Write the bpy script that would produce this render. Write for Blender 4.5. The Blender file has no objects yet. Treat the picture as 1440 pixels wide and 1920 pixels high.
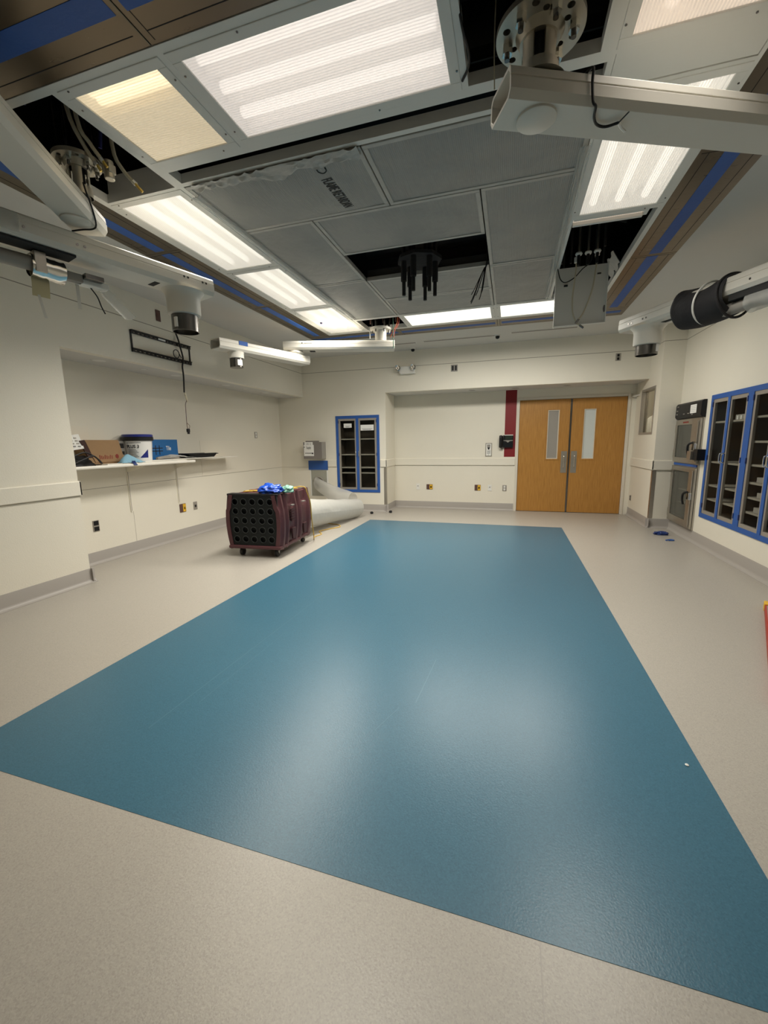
import bpy, bmesh, math, random
from mathutils import Vector, Matrix, Euler, noise

random.seed(7)
S = bpy.context.scene
COL = S.collection
R = math.radians

# ------------------------------------------------------------------ camera, world, exposure
CAM_F = 770.948                        # focal length in pixels of the 1440 wide frame
CAM_YAW, CAM_PITCH, CAM_ROLL = -0.29734, -0.16708, -0.01504
cd = bpy.data.cameras.new('camera'); cam = bpy.data.objects.new('camera', cd); COL.objects.link(cam)
cd.sensor_fit = 'HORIZONTAL'; cd.sensor_width = 36.0; cd.lens = 36.0 * CAM_F / 1440.0
cd.clip_start = 0.02; cd.clip_end = 60
_fw = Vector((math.sin(CAM_YAW) * math.cos(CAM_PITCH), math.cos(CAM_YAW) * math.cos(CAM_PITCH), math.sin(CAM_PITCH)))
_rt = Vector((math.cos(CAM_YAW), -math.sin(CAM_YAW), 0)); _up = _rt.cross(_fw)
_r2 = math.cos(CAM_ROLL) * _rt + math.sin(CAM_ROLL) * _up
_u2 = -math.sin(CAM_ROLL) * _rt + math.cos(CAM_ROLL) * _up
cam.matrix_world = Matrix(((_r2.x, _u2.x, -_fw.x, 0), (_r2.y, _u2.y, -_fw.y, 0), (_r2.z, _u2.z, -_fw.z, 1.42), (0, 0, 0, 1)))
S.camera = cam
w = bpy.data.worlds.new('world'); S.world = w; w.use_nodes = True
w.node_tree.nodes['Background'].inputs[0].default_value = (0.02, 0.02, 0.02, 1)
w.node_tree.nodes['Background'].inputs[1].default_value = 1.0
S.view_settings.view_transform = 'Standard'; S.view_settings.look = 'None'
S.view_settings.exposure = 0.0; S.view_settings.gamma = 1.0; S.view_settings.use_curve_mapping = False
S.cycles.use_denoising = True
S.cycles.max_bounces = 8; S.cycles.diffuse_bounces = 5; S.cycles.transparent_max_bounces = 12
S.cycles.caustics_reflective = False; S.cycles.caustics_refractive = False
S.cycles.sample_clamp_indirect = 4.0
LAMP = 0.42           # one dial for every ceiling lamp
LAMP_SPREAD = 132

# ------------------------------------------------------------------ the room's planes (metres)
ZC = 3.161; XL = -4.232; XN = -4.825; XR = 2.462; YB = 8.084; YR = 8.75; YP = 7.488
PX = -2.416; SX = 2.169; ZN = 2.391; ZS = 2.401; NY = 3.115; YF = -3.0

# ------------------------------------------------------------------ materials
def mat(name, rgb, rough=0.5, metal=0.0, spec=0.5, noise_amt=0.0, noise_scale=20.0, bump=0.0, bump_scale=60.0,
        emit=None, estr=0.0, coat=0.0, speckle=None):
    m = bpy.data.materials.new(name); m.use_nodes = True
    nt = m.node_tree; b = nt.nodes['Principled BSDF']
    b.inputs['Base Color'].default_value = (*rgb, 1); b.inputs['Roughness'].default_value = rough
    b.inputs['Metallic'].default_value = metal; b.inputs['Specular IOR Level'].default_value = spec
    if coat: b.inputs['Coat Weight'].default_value = coat; b.inputs['Coat Roughness'].default_value = 0.15
    tc = nt.nodes.new('ShaderNodeTexCoord')
    src = None
    if noise_amt:
        n = nt.nodes.new('ShaderNodeTexNoise'); n.inputs['Scale'].default_value = noise_scale; n.inputs['Detail'].default_value = 4
        nt.links.new(tc.outputs['Object'], n.inputs['Vector'])
        mx = nt.nodes.new('ShaderNodeMix'); mx.data_type = 'RGBA'
        mx.inputs[6].default_value = (*[c * (1 - noise_amt) for c in rgb], 1)
        mx.inputs[7].default_value = (*[min(1, c * (1 + noise_amt)) for c in rgb], 1)
        nt.links.new(n.outputs['Fac'], mx.inputs[0]); src = mx.outputs[2]
    if speckle:
        col, sc, amt, hi = speckle
        v = nt.nodes.new('ShaderNodeTexVoronoi'); v.inputs['Scale'].default_value = sc
        nt.links.new(tc.outputs['Object'], v.inputs['Vector'])
        sep = nt.nodes.new('ShaderNodeSeparateColor'); nt.links.new(v.outputs['Color'], sep.inputs[0])
        r = nt.nodes.new('ShaderNodeValToRGB'); r.color_ramp.interpolation = 'CONSTANT'
        e = r.color_ramp.elements; e[0].position = 0; e[0].color = (*col, 1)
        e[1].position = amt; e[1].color = (*rgb, 1)
        x = e.new(1 - amt); x.color = (*hi, 1)
        nt.links.new(sep.outputs[0], r.inputs[0])
        mx = nt.nodes.new('ShaderNodeMix'); mx.data_type = 'RGBA'; mx.inputs[0].default_value = 0.55
        if src: nt.links.new(src, mx.inputs[6])
        else: mx.inputs[6].default_value = (*rgb, 1)
        nt.links.new(r.outputs[0], mx.inputs[7]); src = mx.outputs[2]
    if src: nt.links.new(src, b.inputs['Base Color'])
    if bump:
        n2 = nt.nodes.new('ShaderNodeTexNoise'); n2.inputs['Scale'].default_value = bump_scale; n2.inputs['Detail'].default_value = 3
        nt.links.new(tc.outputs['Object'], n2.inputs['Vector'])
        bp = nt.nodes.new('ShaderNodeBump'); bp.inputs['Strength'].default_value = bump; bp.inputs['Distance'].default_value = 0.01
        nt.links.new(n2.outputs['Fac'], bp.inputs['Height']); nt.links.new(bp.outputs[0], b.inputs['Normal'])
    if emit: b.inputs['Emission Color'].default_value = (*emit, 1); b.inputs['Emission Strength'].default_value = estr
    return m

def film_mat(name, rgb, alpha, rough=0.3, bump=0.3, bscale=14):
    m = bpy.data.materials.new(name); m.use_nodes = True; nt = m.node_tree
    b = nt.nodes['Principled BSDF']; b.inputs['Base Color'].default_value = (*rgb, 1); b.inputs['Roughness'].default_value = rough
    out = nt.nodes['Material Output']
    t = nt.nodes.new('ShaderNodeBsdfTransparent'); mx = nt.nodes.new('ShaderNodeMixShader'); mx.inputs[0].default_value = alpha
    tr = nt.nodes.new('ShaderNodeBsdfTranslucent'); tr.inputs[0].default_value = (*rgb, 1)
    m2 = nt.nodes.new('ShaderNodeMixShader'); m2.inputs[0].default_value = 0.35
    nt.links.new(b.outputs[0], m2.inputs[1]); nt.links.new(tr.outputs[0], m2.inputs[2])
    nt.links.new(t.outputs[0], mx.inputs[1]); nt.links.new(m2.outputs[0], mx.inputs[2]); nt.links.new(mx.outputs[0], out.inputs[0])
    n2 = nt.nodes.new('ShaderNodeTexNoise'); n2.inputs['Scale'].default_value = bscale; n2.inputs['Detail'].default_value = 5
    bp = nt.nodes.new('ShaderNodeBump'); bp.inputs['Strength'].default_value = bump; bp.inputs['Distance'].default_value = 0.03
    tc = nt.nodes.new('ShaderNodeTexCoord'); nt.links.new(tc.outputs['Object'], n2.inputs['Vector'])
    nt.links.new(n2.outputs['Fac'], bp.inputs['Height']); nt.links.new(bp.outputs[0], b.inputs['Normal'])
    return m

def glass_mat(name, tint, alpha, rough=0.02):
    m = bpy.data.materials.new(name); m.use_nodes = True; nt = m.node_tree
    b = nt.nodes['Principled BSDF']; b.inputs['Base Color'].default_value = (*tint, 1); b.inputs['Roughness'].default_value = rough
    t = nt.nodes.new('ShaderNodeBsdfTransparent'); t.inputs[0].default_value = (0.96, 0.97, 0.96, 1)
    mx = nt.nodes.new('ShaderNodeMixShader')
    fr = nt.nodes.new('ShaderNodeFresnel'); fr.inputs[0].default_value = 1.45
    ad = nt.nodes.new('ShaderNodeMath'); ad.operation = 'ADD'; ad.inputs[1].default_value = alpha; ad.use_clamp = True
    ge = nt.nodes.new('ShaderNodeNewGeometry'); fb_ = nt.nodes.new('ShaderNodeMath'); fb_.operation = 'SUBTRACT'; fb_.inputs[0].default_value = 1.0
    ml = nt.nodes.new('ShaderNodeMath'); ml.operation = 'MULTIPLY'
    nt.links.new(ge.outputs['Backfacing'], fb_.inputs[1]); nt.links.new(fr.outputs[0], ad.inputs[0])
    nt.links.new(ad.outputs[0], ml.inputs[0]); nt.links.new(fb_.outputs[0], ml.inputs[1]); nt.links.new(ml.outputs[0], mx.inputs[0])
    nt.links.new(t.outputs[0], mx.inputs[1]); nt.links.new(b.outputs[0], mx.inputs[2])
    nt.links.new(mx.outputs[0], nt.nodes['Material Output'].inputs[0])
    return m

def lens_mat(name, rgb, glow, clear, axis):
    """prismatic acrylic lens: partly clear ribs over a backlit white body"""
    m = bpy.data.materials.new(name); m.use_nodes = True; nt = m.node_tree
    b = nt.nodes['Principled BSDF']; b.inputs['Base Color'].default_value = (*[c * .8 for c in rgb], 1); b.inputs['Roughness'].default_value = 0.35
    b.inputs['Emission Color'].default_value = (*rgb, 1); b.inputs['Emission Strength'].default_value = glow
    t = nt.nodes.new('ShaderNodeBsdfTransparent'); mx = nt.nodes.new('ShaderNodeMixShader')
    tc = nt.nodes.new('ShaderNodeTexCoord')
    wv = nt.nodes.new('ShaderNodeTexWave'); wv.bands_direction = 'X' if axis == 'y' else 'Y'; wv.inputs['Scale'].default_value = 22
    wv.inputs['Distortion'].default_value = 1.2; wv.inputs['Detail'].default_value = 3
    nt.links.new(tc.outputs['Object'], wv.inputs['Vector'])
    mr = nt.nodes.new('ShaderNodeMapRange'); mr.inputs[3].default_value = 1 - clear - .12; mr.inputs[4].default_value = 1 - clear + .12
    nt.links.new(wv.outputs['Fac'], mr.inputs[0]); nt.links.new(mr.outputs[0], mx.inputs[0])
    nt.links.new(t.outputs[0], mx.inputs[1]); nt.links.new(b.outputs[0], mx.inputs[2]); nt.links.new(mx.outputs[0], nt.nodes['Material Output'].inputs[0])
    return m

def wood_mat(name):
    m = mat(name, (0.43, 0.205, 0.042), 0.42); nt = m.node_tree; b = nt.nodes['Principled BSDF']
    tc = nt.nodes.new('ShaderNodeTexCoord'); mp = nt.nodes.new('ShaderNodeMapping'); mp.inputs['Scale'].default_value = (14, 14, 0.7)
    n = nt.nodes.new('ShaderNodeTexNoise'); n.inputs['Scale'].default_value = 6; n.inputs['Detail'].default_value = 8; n.inputs['Distortion'].default_value = 0.4
    r = nt.nodes.new('ShaderNodeValToRGB'); e = r.color_ramp.elements
    e[0].position = .3; e[0].color = (0.36, 0.165, 0.032, 1); e[1].position = .72; e[1].color = (0.50, 0.25, 0.056, 1)
    nt.links.new(tc.outputs['Object'], mp.inputs[0]); nt.links.new(mp.outputs[0], n.inputs['Vector']); nt.links.new(n.outputs['Fac'], r.inputs[0])
    nt.links.new(r.outputs[0], b.inputs['Base Color'])
    return m

def steel_mat(name, rgb, rough, sx, sy, sz):
    m = mat(name, rgb, rough, metal=1.0); nt = m.node_tree; b = nt.nodes['Principled BSDF']
    tc = nt.nodes.new('ShaderNodeTexCoord'); mp = nt.nodes.new('ShaderNodeMapping'); mp.inputs['Scale'].default_value = (sx, sy, sz)
    n = nt.nodes.new('ShaderNodeTexNoise'); n.inputs['Scale'].default_value = 3; n.inputs['Detail'].default_value = 6
    mr = nt.nodes.new('ShaderNodeMapRange'); mr.inputs[3].default_value = rough - .1; mr.inputs[4].default_value = rough + .12
    nt.links.new(tc.outputs['Object'], mp.inputs[0]); nt.links.new(mp.outputs[0], n.inputs['Vector']); nt.links.new(n.outputs['Fac'], mr.inputs[0])
    nt.links.new(mr.outputs[0], b.inputs['Roughness'])
    return m

def pleat_mat(name, rgb):
    m = mat(name, rgb, 0.42, noise_amt=.12, noise_scale=5); nt = m.node_tree; b = nt.nodes['Principled BSDF']
    tc = nt.nodes.new('ShaderNodeTexCoord')
    wv = nt.nodes.new('ShaderNodeTexWave'); wv.bands_direction = 'X'; wv.inputs['Scale'].default_value = 26; wv.inputs['Distortion'].default_value = .6
    nt.links.new(tc.outputs['Object'], wv.inputs['Vector'])
    n = nt.nodes.new('ShaderNodeTexNoise'); n.inputs['Scale'].default_value = 3.6; n.inputs['Detail'].default_value = 5; n.inputs['Distortion'].default_value = .3
    nt.links.new(tc.outputs['Object'], n.inputs['Vector'])
    bp = nt.nodes.new('ShaderNodeBump'); bp.inputs['Strength'].default_value = .35; bp.inputs['Distance'].default_value = .004
    bp2 = nt.nodes.new('ShaderNodeBump'); bp2.inputs['Strength'].default_value = .5; bp2.inputs['Distance'].default_value = .045
    nt.links.new(wv.outputs['Fac'], bp.inputs['Height']); nt.links.new(n.outputs['Fac'], bp2.inputs['Height'])
    nt.links.new(bp.outputs[0], bp2.inputs['Normal']); nt.links.new(bp2.outputs[0], b.inputs['Normal'])
    return m

M = {}
M['wall'] = mat('wall_paint', (0.78, 0.74, 0.64), 0.6, noise_amt=.02, noise_scale=3, bump=.12, bump_scale=90)
M['wainscot'] = mat('wall_sheet', (0.79, 0.74, 0.635), 0.45, bump=.08, bump_scale=120)
M['ceil'] = mat('ceiling_paint', (0.60, 0.59, 0.56), 0.8, bump=.05, bump_scale=80)
M['grid'] = mat('grid_enamel', (0.72, 0.71, 0.67), 0.4)
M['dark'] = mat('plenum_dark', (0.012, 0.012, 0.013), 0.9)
M['duct'] = mat('plenum_duct', (0.06, 0.055, 0.05), 0.6, metal=.4)
M['seam'] = mat('shadow_gap', (0.30, 0.27, 0.22), 0.8)
M['base'] = mat('cove_base', (0.36, 0.335, 0.31), 0.45, noise_amt=.05, noise_scale=200)
M['floor'] = mat('grey_sheet_vinyl', (0.37, 0.345, 0.305), 0.36, noise_amt=.03, noise_scale=1.2, bump=.07, bump_scale=140,
                 speckle=((0.31, 0.285, 0.255), 240, .2, (0.42, 0.39, 0.345)))
M['blue'] = mat('blue_sheet_vinyl', (0.040, 0.122, 0.182), 0.315, spec=.42, noise_amt=.05, noise_scale=1.5, bump=.07, bump_scale=140,
                speckle=((0.031, 0.097, 0.150), 240, .2, (0.050, 0.145, 0.214)))
M['scuff'] = mat('pale_scuff', (0.085, 0.19, 0.25), 0.5)
M['steel'] = steel_mat('brushed_steel', (0.50, 0.47, 0.42), 0.38, 1, 1, 40)
M['steel_x'] = steel_mat('diffuser_steel', (0.185, 0.152, 0.112), 0.30, 2, 10, 2)
M['chrome'] = mat('bright_steel', (0.75, 0.74, 0.70), 0.2, metal=1)
M['dsteel'] = mat('dark_steel', (0.20, 0.19, 0.18), 0.25, metal=1)
M['cast'] = mat('zinc_steel', (0.52, 0.485, 0.41), 0.44, metal=1, noise_amt=.12, noise_scale=9)
M['tape'] = mat('blue_tape', (0.020, 0.095, 0.36), 0.55, noise_amt=.08, noise_scale=9, bump=.15, bump_scale=40)
M['tape_d'] = mat('dark_blue_tape', (0.012, 0.035, 0.16), 0.5)
M['arm'] = mat('arm_enamel', (0.70, 0.67, 0.60), 0.35)
M['armdark'] = mat('arm_inside', (0.02, 0.02, 0.02), 0.8)
M['groove'] = mat('arm_groove', (0.28, 0.26, 0.23), 0.6)
M['black'] = mat('black_plastic', (0.012, 0.012, 0.013), 0.45, spec=.3)
M['blackm'] = mat('black_matte', (0.010, 0.010, 0.011), 0.85, bump=.3, bump_scale=25)
M['foam'] = mat('black_fabric_wrap', (0.016, 0.015, 0.017), 0.8, bump=.5, bump_scale=18)
M['white'] = mat('white_plastic', (0.80, 0.79, 0.75), 0.4)
M['paper'] = mat('white_paper', (0.82, 0.81, 0.78), 0.8)
M['ink'] = mat('black_ink', (0.015, 0.015, 0.015), 0.7)
M['greyink'] = mat('grey_ink', (0.25, 0.25, 0.25), 0.7)
M['redink'] = mat('red_ink', (0.22, 0.03, 0.02), 0.7)
M['grey'] = mat('grey_plastic', (0.20, 0.18, 0.165), 0.5)
M['greyl'] = mat('light_grey_plastic', (0.30, 0.28, 0.25), 0.5)
M['plate'] = mat('outlet_steel', (0.36, 0.33, 0.29), 0.4, metal=.3)
M['brown'] = mat('outlet_brown', (0.11, 0.055, 0.045), 0.5)
M['yellow'] = mat('yellow_plastic', (0.72, 0.42, 0.03), 0.5)
M['red'] = mat('red_paint', (0.20, 0.006, 0.010), 0.5)
M['redb'] = mat('red_plastic', (0.36, 0.03, 0.015), 0.5)
M['wood'] = wood_mat('door_veneer')
M['frame'] = mat('door_frame_paint', (0.70, 0.655, 0.57), 0.4)
M['vision_l'] = mat('frosted_glass_grey', (0.33, 0.31, 0.28), 0.25)
M['vision_r'] = mat('frosted_glass_lit_view', (0.62, 0.66, 0.65), 0.25)  # opaque pane; the brightness behind it is put into the pale colour
M['cabin'] = mat('cabinet_interior', (0.075, 0.056, 0.038), 0.6)
M['shelfst'] = mat('shelf_steel', (0.30, 0.275, 0.23), 0.45)
M['glass'] = glass_mat('clear_glass', (0.03, 0.03, 0.03), 0.0)
M['glassw'] = glass_mat('warmer_glass', (0.12, 0.12, 0.10), 0.45, .15)
M['pleat'] = pleat_mat('film_wrapped_filter', (0.30, 0.30, 0.285))
M['filmedge'] = mat('film_edge', (0.44, 0.43, 0.40), 0.35, noise_amt=.12, noise_scale=14, bump=.5, bump_scale=22)
M['film'] = film_mat('poly_film', (0.80, 0.80, 0.77), 0.34)
M['film2'] = film_mat('poly_film_thick', (0.74, 0.735, 0.70), 0.80, .35, .5, 9)
M['acryl'] = film_mat('clear_sheet', (0.72, 0.74, 0.68), 0.35, .15, .05)
M['maroon'] = mat('maroon_plastic', (0.085, 0.026, 0.031), 0.48, noise_amt=.18, noise_scale=12, bump=.15, bump_scale=30)
M['maroond'] = mat('maroon_recess', (0.050, 0.014, 0.017), 0.6)
M['filterk'] = mat('black_filter', (0.012, 0.014, 0.014), 0.7, noise_amt=.3, noise_scale=15)
M['ringk'] = mat('black_ring', (0.030, 0.034, 0.033), 0.5)
M['gridk'] = mat('black_grid', (0.009, 0.011, 0.011), 0.6, spec=.25, noise_amt=.2, noise_scale=20)
M['rubber'] = mat('rubber', (0.02, 0.018, 0.018), 0.6)
M['bluebag'] = mat('blue_poly', (0.010, 0.075, 0.50), 0.3, bump=.8, bump_scale=40)
M['green'] = mat('pale_green_poly', (0.20, 0.42, 0.32), 0.4, bump=.5, bump_scale=40)
M['cordy'] = mat('yellow_cord', (0.58, 0.38, 0.07), 0.55)
M['card'] = mat('cardboard', (0.29, 0.175, 0.085), 0.8, noise_amt=.08, noise_scale=25)
M['cardd'] = mat('cardboard_dark', (0.045, 0.018, 0.014), 0.8)
M['boxblue'] = mat('blue_carton', (0.008, 0.125, 0.36), 0.5)
M['lid'] = mat('blue_lid', (0.015, 0.025, 0.20), 0.35)
M['pail'] = mat('white_pail', (0.74, 0.73, 0.70), 0.35)
M['maskc'] = mat('blue_tissue', (0.22, 0.42, 0.55), 0.8, bump=.4, bump_scale=30)
M['melamine'] = mat('white_laminate', (0.82, 0.79, 0.72), 0.35)
M['hose'] = mat('cream_hose', (0.56, 0.51, 0.38), 0.45)
M['brass'] = mat('brass', (0.62, 0.45, 0.12), 0.35, metal=1)
M['orange'] = mat('orange_wire', (0.62, 0.13, 0.03), 0.5)
M['greenw'] = mat('green_wire', (0.03, 0.12, 0.07), 0.5)
M['darkblue'] = mat('blue_conduit', (0.02, 0.02, 0.09), 0.5)
M['clothw'] = mat('white_cloth', (0.55, 0.54, 0.51), 0.9, bump=.3, bump_scale=12)
M['brownp'] = mat('brown_panel', (0.22, 0.15, 0.085), 0.7)
M['maskt'] = mat('masking_tape', (0.58, 0.50, 0.30), 0.7)
M['grid_w'] = mat('reflector_white', (0.72, 0.72, 0.70), .6)
M['lamp_w'] = mat('backlit_white', (0.5, 0.5, 0.5), .5)

# ------------------------------------------------------------------ mesh helpers
ROOTS = {}
def root_matrix(o):
    while o.parent is not None: o = o.parent
    return ROOTS.get(o.name, Matrix.Identity(4))

class MB:
    def __init__(self): self.bm = bmesh.new()
    def face(self, pts):
        vs = [self.bm.verts.new(p) for p in pts]
        return self.bm.faces.new(vs)
    def box(self, x0, x1, y0, y1, z0, z1):
        a = [(x0, y0, z0), (x1, y0, z0), (x1, y1, z0), (x0, y1, z0), (x0, y0, z1), (x1, y0, z1), (x1, y1, z1), (x0, y1, z1)]
        self.hexa(a); return self
    def hexa(self, a):
        v = [self.bm.verts.new(p) for p in a]
        for f in ((0, 3, 2, 1), (4, 5, 6, 7), (0, 1, 5, 4), (1, 2, 6, 5), (2, 3, 7, 6), (3, 0, 4, 7)):
            self.bm.faces.new([v[i] for i in f])
        return self
    def fb(self, f, u0, u1, z0, z1, d0, d1):
        """box on a wall face f=(axis,pos,sign): u along the wall, z up, d out into the room"""
        ax, p, s = f; a, b = sorted((p + s * d0, p + s * d1))
        if ax == 'x': return self.box(a, b, u0, u1, z0, z1)
        return self.box(u0, u1, a, b, z0, z1)
    def ring(self, f, u0, u1, z0, z1, wd, d0, d1):
        self.fb(f, u0, u1, z0, z0 + wd, d0, d1); self.fb(f, u0, u1, z1 - wd, z1, d0, d1)
        self.fb(f, u0, u0 + wd, z0 + wd, z1 - wd, d0, d1); self.fb(f, u1 - wd, u1, z0 + wd, z1 - wd, d0, d1); return self
    def fplate(self, f, u0, u1, z0, z1, holes, d0, d1):
        us = sorted({u0, u1, *[h[0] for h in holes], *[h[1] for h in holes]}); us = [u for u in us if u0 <= u <= u1]
        zs = sorted({z0, z1, *[h[2] for h in holes], *[h[3] for h in holes]}); zs = [z for z in zs if z0 <= z <= z1]
        for i in range(len(us) - 1):
            run = None
            for j in range(len(zs) - 1):
                cu, cz = (us[i] + us[i + 1]) / 2, (zs[j] + zs[j + 1]) / 2
                inh = any(h[0] < cu < h[1] and h[2] < cz < h[3] for h in holes)
                if not inh:
                    run = (run[0], zs[j + 1]) if run else (zs[j], zs[j + 1])
                if inh or j == len(zs) - 2:
                    if run: self.fb(f, us[i], us[i + 1], run[0], run[1], d0, d1)
                    run = None
        return self
    def cyl(self, p0, p1, r0, r1=None, n=20, cap=True):
        r1 = r0 if r1 is None else r1
        p0, p1 = Vector(p0), Vector(p1); d = (p1 - p0).normalized()
        a = d.orthogonal().normalized(); b = d.cross(a)
        A = [self.bm.verts.new(p0 + r0 * (math.cos(t) * a + math.sin(t) * b)) for t in [2 * math.pi * i / n for i in range(n)]]
        B = [self.bm.verts.new(p1 + r1 * (math.cos(t) * a + math.sin(t) * b)) for t in [2 * math.pi * i / n for i in range(n)]]
        for i in range(n): self.bm.faces.new((A[i], A[(i + 1) % n], B[(i + 1) % n], B[i]))
        if cap: self.bm.faces.new(A[::-1]); self.bm.faces.new(B)
        return self
    def lathe(self, prof, c=(0, 0, 0), n=28, a0=0, a1=2 * math.pi, axis='z'):
        full = abs(a1 - a0 - 2 * math.pi) < 1e-6
        k = n if full else n + 1; rings = []
        for r, z in prof:
            row = []
            for i in range(k):
                t = a0 + (a1 - a0) * i / n
                x, y = r * math.cos(t), r * math.sin(t)
                p = (c[0] + x, c[1] + y, c[2] + z) if axis == 'z' else ((c[0] + x, c[1] + z, c[2] + y) if axis == 'y' else (c[0] + z, c[1] + x, c[2] + y))
                row.append(self.bm.verts.new(p))
            rings.append(row)
        for a, b in zip(rings, rings[1:]):
            for i in range(n if full else k - 1):
                j = (i + 1) % k; self.bm.faces.new((a[i], a[j], b[j], b[i]))
        if full:
            if prof[0][0] > 1e-4: self.bm.faces.new(rings[0][::-1])
            if prof[-1][0] > 1e-4: self.bm.faces.new(rings[-1])
        return self
    def tube(self, pts, r, n=8, smooth=4, rads=None):
        P = [Vector(p) for p in pts]
        if smooth and len(P) > 2:
            Q = [P[0] + (P[0] - P[1])] + P + [P[-1] + (P[-1] - P[-2])]; out = []
            for i in range(1, len(Q) - 2):
                for s in range(smooth):
                    t = s / smooth; a, b, c, d = Q[i - 1], Q[i], Q[i + 1], Q[i + 2]
                    out.append(.5 * ((2 * b) + (c - a) * t + (2 * a - 5 * b + 4 * c - d) * t * t + (3 * b - a - 3 * c + d) * t ** 3))
            out.append(P[-1]); P = out
        rings = []; ref = None
        for i, p in enumerate(P):
            d = (P[min(i + 1, len(P) - 1)] - P[max(i - 1, 0)])
            d = d.normalized() if d.length > 1e-9 else Vector((0, 0, 1))
            ref = d.orthogonal().normalized() if ref is None else (ref - d * ref.dot(d)).normalized()
            b = d.cross(ref)
            rr = r if rads is None else rads[0] + (rads[1] - rads[0]) * i / (len(P) - 1)
            rings.append([self.bm.verts.new(p + rr * (math.cos(t) * ref + math.sin(t) * b)) for t in [2 * math.pi * k / n for k in range(n)]])
        for A, B in zip(rings, rings[1:]):
            for k in range(n): self.bm.faces.new((A[k], A[(k + 1) % n], B[(k + 1) % n], B[k]))
        self.bm.faces.new(rings[0][::-1]); self.bm.faces.new(rings[-1]); return self
    def prism(self, poly, fn, a0, a1, cap=True):
        """poly: 2D list, fn(u,v,a)->3D, extruded from a0 to a1"""
        A = [self.bm.verts.new(fn(u, v, a0)) for u, v in poly]; B = [self.bm.verts.new(fn(u, v, a1)) for u, v in poly]
        n = len(poly)
        for i in range(n): self.bm.faces.new((A[i], A[(i + 1) % n], B[(i + 1) % n], B[i]))
        if cap: self.bm.faces.new(A[::-1]); self.bm.faces.new(B)
        return self
    def sheet(self, fn, nu, nv, thick=0.002):
        """grid fn(u,v)->point, u,v in 0..1, given a real thickness"""
        G = [[Vector(fn(i / nu, j / nv)) for j in range(nv + 1)] for i in range(nu + 1)]
        def nrm(i, j):
            du = G[min(i + 1, nu)][j] - G[max(i - 1, 0)][j]; dv = G[i][min(j + 1, nv)] - G[i][max(j - 1, 0)]
            q = du.cross(dv); return q.normalized() if q.length > 1e-12 else Vector((0, 0, 1))
        T = [[self.bm.verts.new(G[i][j]) for j in range(nv + 1)] for i in range(nu + 1)]
        B = [[self.bm.verts.new(G[i][j] - nrm(i, j) * thick) for j in range(nv + 1)] for i in range(nu + 1)]
        for i in range(nu):
            for j in range(nv):
                self.bm.faces.new((T[i][j], T[i + 1][j], T[i + 1][j + 1], T[i][j + 1])); self.bm.faces.new((B[i][j], B[i][j + 1], B[i + 1][j + 1], B[i + 1][j]))
        for i in range(nu):
            self.bm.faces.new((T[i][0], B[i][0], B[i + 1][0], T[i + 1][0])); self.bm.faces.new((T[i][nv], T[i + 1][nv], B[i + 1][nv], B[i][nv]))
        for j in range(nv):
            self.bm.faces.new((T[0][j], T[0][j + 1], B[0][j + 1], B[0][j])); self.bm.faces.new((T[nu][j], B[nu][j], B[nu][j + 1], T[nu][j + 1]))
        return self
    def build(self, name, m, parent=None, bevel=0, smooth=False, local=False):
        bm = self.bm
        bmesh.ops.recalc_face_normals(bm, faces=bm.faces)
        me = bpy.data.meshes.new(name); o = bpy.data.objects.new(name, me); COL.objects.link(o)
        if parent is not None:
            o.parent = parent
            if not local: bmesh.ops.transform(bm, matrix=root_matrix(parent).inverted(), verts=bm.verts)
        elif not local:
            xs = [v.co for v in bm.verts]
            c = Vector(((min(v.x for v in xs) + max(v.x for v in xs)) / 2, (min(v.y for v in xs) + max(v.y for v in xs)) / 2, min(v.z for v in xs)))
            bmesh.ops.translate(bm, vec=-c, verts=bm.verts); o.location = c; ROOTS[o.name] = Matrix.Translation(c)
        if smooth:
            for f in bm.faces: f.smooth = True
        bm.to_mesh(me); bm.free()
        if m is not None: me.materials.append(M[m] if isinstance(m, str) else m)
        if bevel:
            md = o.modifiers.new('bevel', 'BEVEL'); md.width = bevel; md.segments = 2; md.limit_method = 'ANGLE'; md.angle_limit = R(40)
        if smooth:
            try: me.set_sharp_from_angle(angle=R(42))
            except Exception: pass
        return o

def thing(name, label, cat, loc=(0, 0, 0), rz=0.0, group=None):
    o = bpy.data.objects.new(name, None); COL.objects.link(o); o.empty_display_size = .05
    o.location = loc; o.rotation_euler = (0, 0, rz)
    ROOTS[o.name] = Matrix.Translation(loc) @ Matrix.Rotation(rz, 4, 'Z')
    o['label'] = label; o['category'] = cat
    if group: o['group'] = group
    return o
def tag(o, label, cat, group=None):
    o['label'] = label; o['category'] = cat
    if group: o['group'] = group
    return o
def struct(o, label=None):
    o['kind'] = 'structure'
    if label: o['label'] = label
    return o
def lab(o, label): o['label'] = label; return o

def plate2d(outer, holes, thick):
    """flat plate with real holes (lists of 2D points): verts in xy, thickness along z from 0..thick -> bmesh"""
    cu = bpy.data.curves.new('tmp', 'CURVE'); cu.dimensions = '2D'; cu.fill_mode = 'BOTH'; cu.extrude = thick / 2
    for loop in [outer] + holes:
        sp = cu.splines.new('POLY'); sp.points.add(len(loop) - 1); sp.use_cyclic_u = True
        for p, (x, y) in zip(sp.points, loop): p.co = (x, y, 0, 1)
    ob = bpy.data.objects.new('tmp', cu); COL.objects.link(ob)
    dg = bpy.context.evaluated_depsgraph_get(); dg.update()
    me = bpy.data.meshes.new_from_object(ob.evaluated_get(dg))
    bm = bmesh.new(); bm.from_mesh(me); bmesh.ops.translate(bm, vec=(0, 0, thick / 2), verts=bm.verts)
    bpy.data.objects.remove(ob); bpy.data.curves.remove(cu); bpy.data.meshes.remove(me)
    return bm
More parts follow.
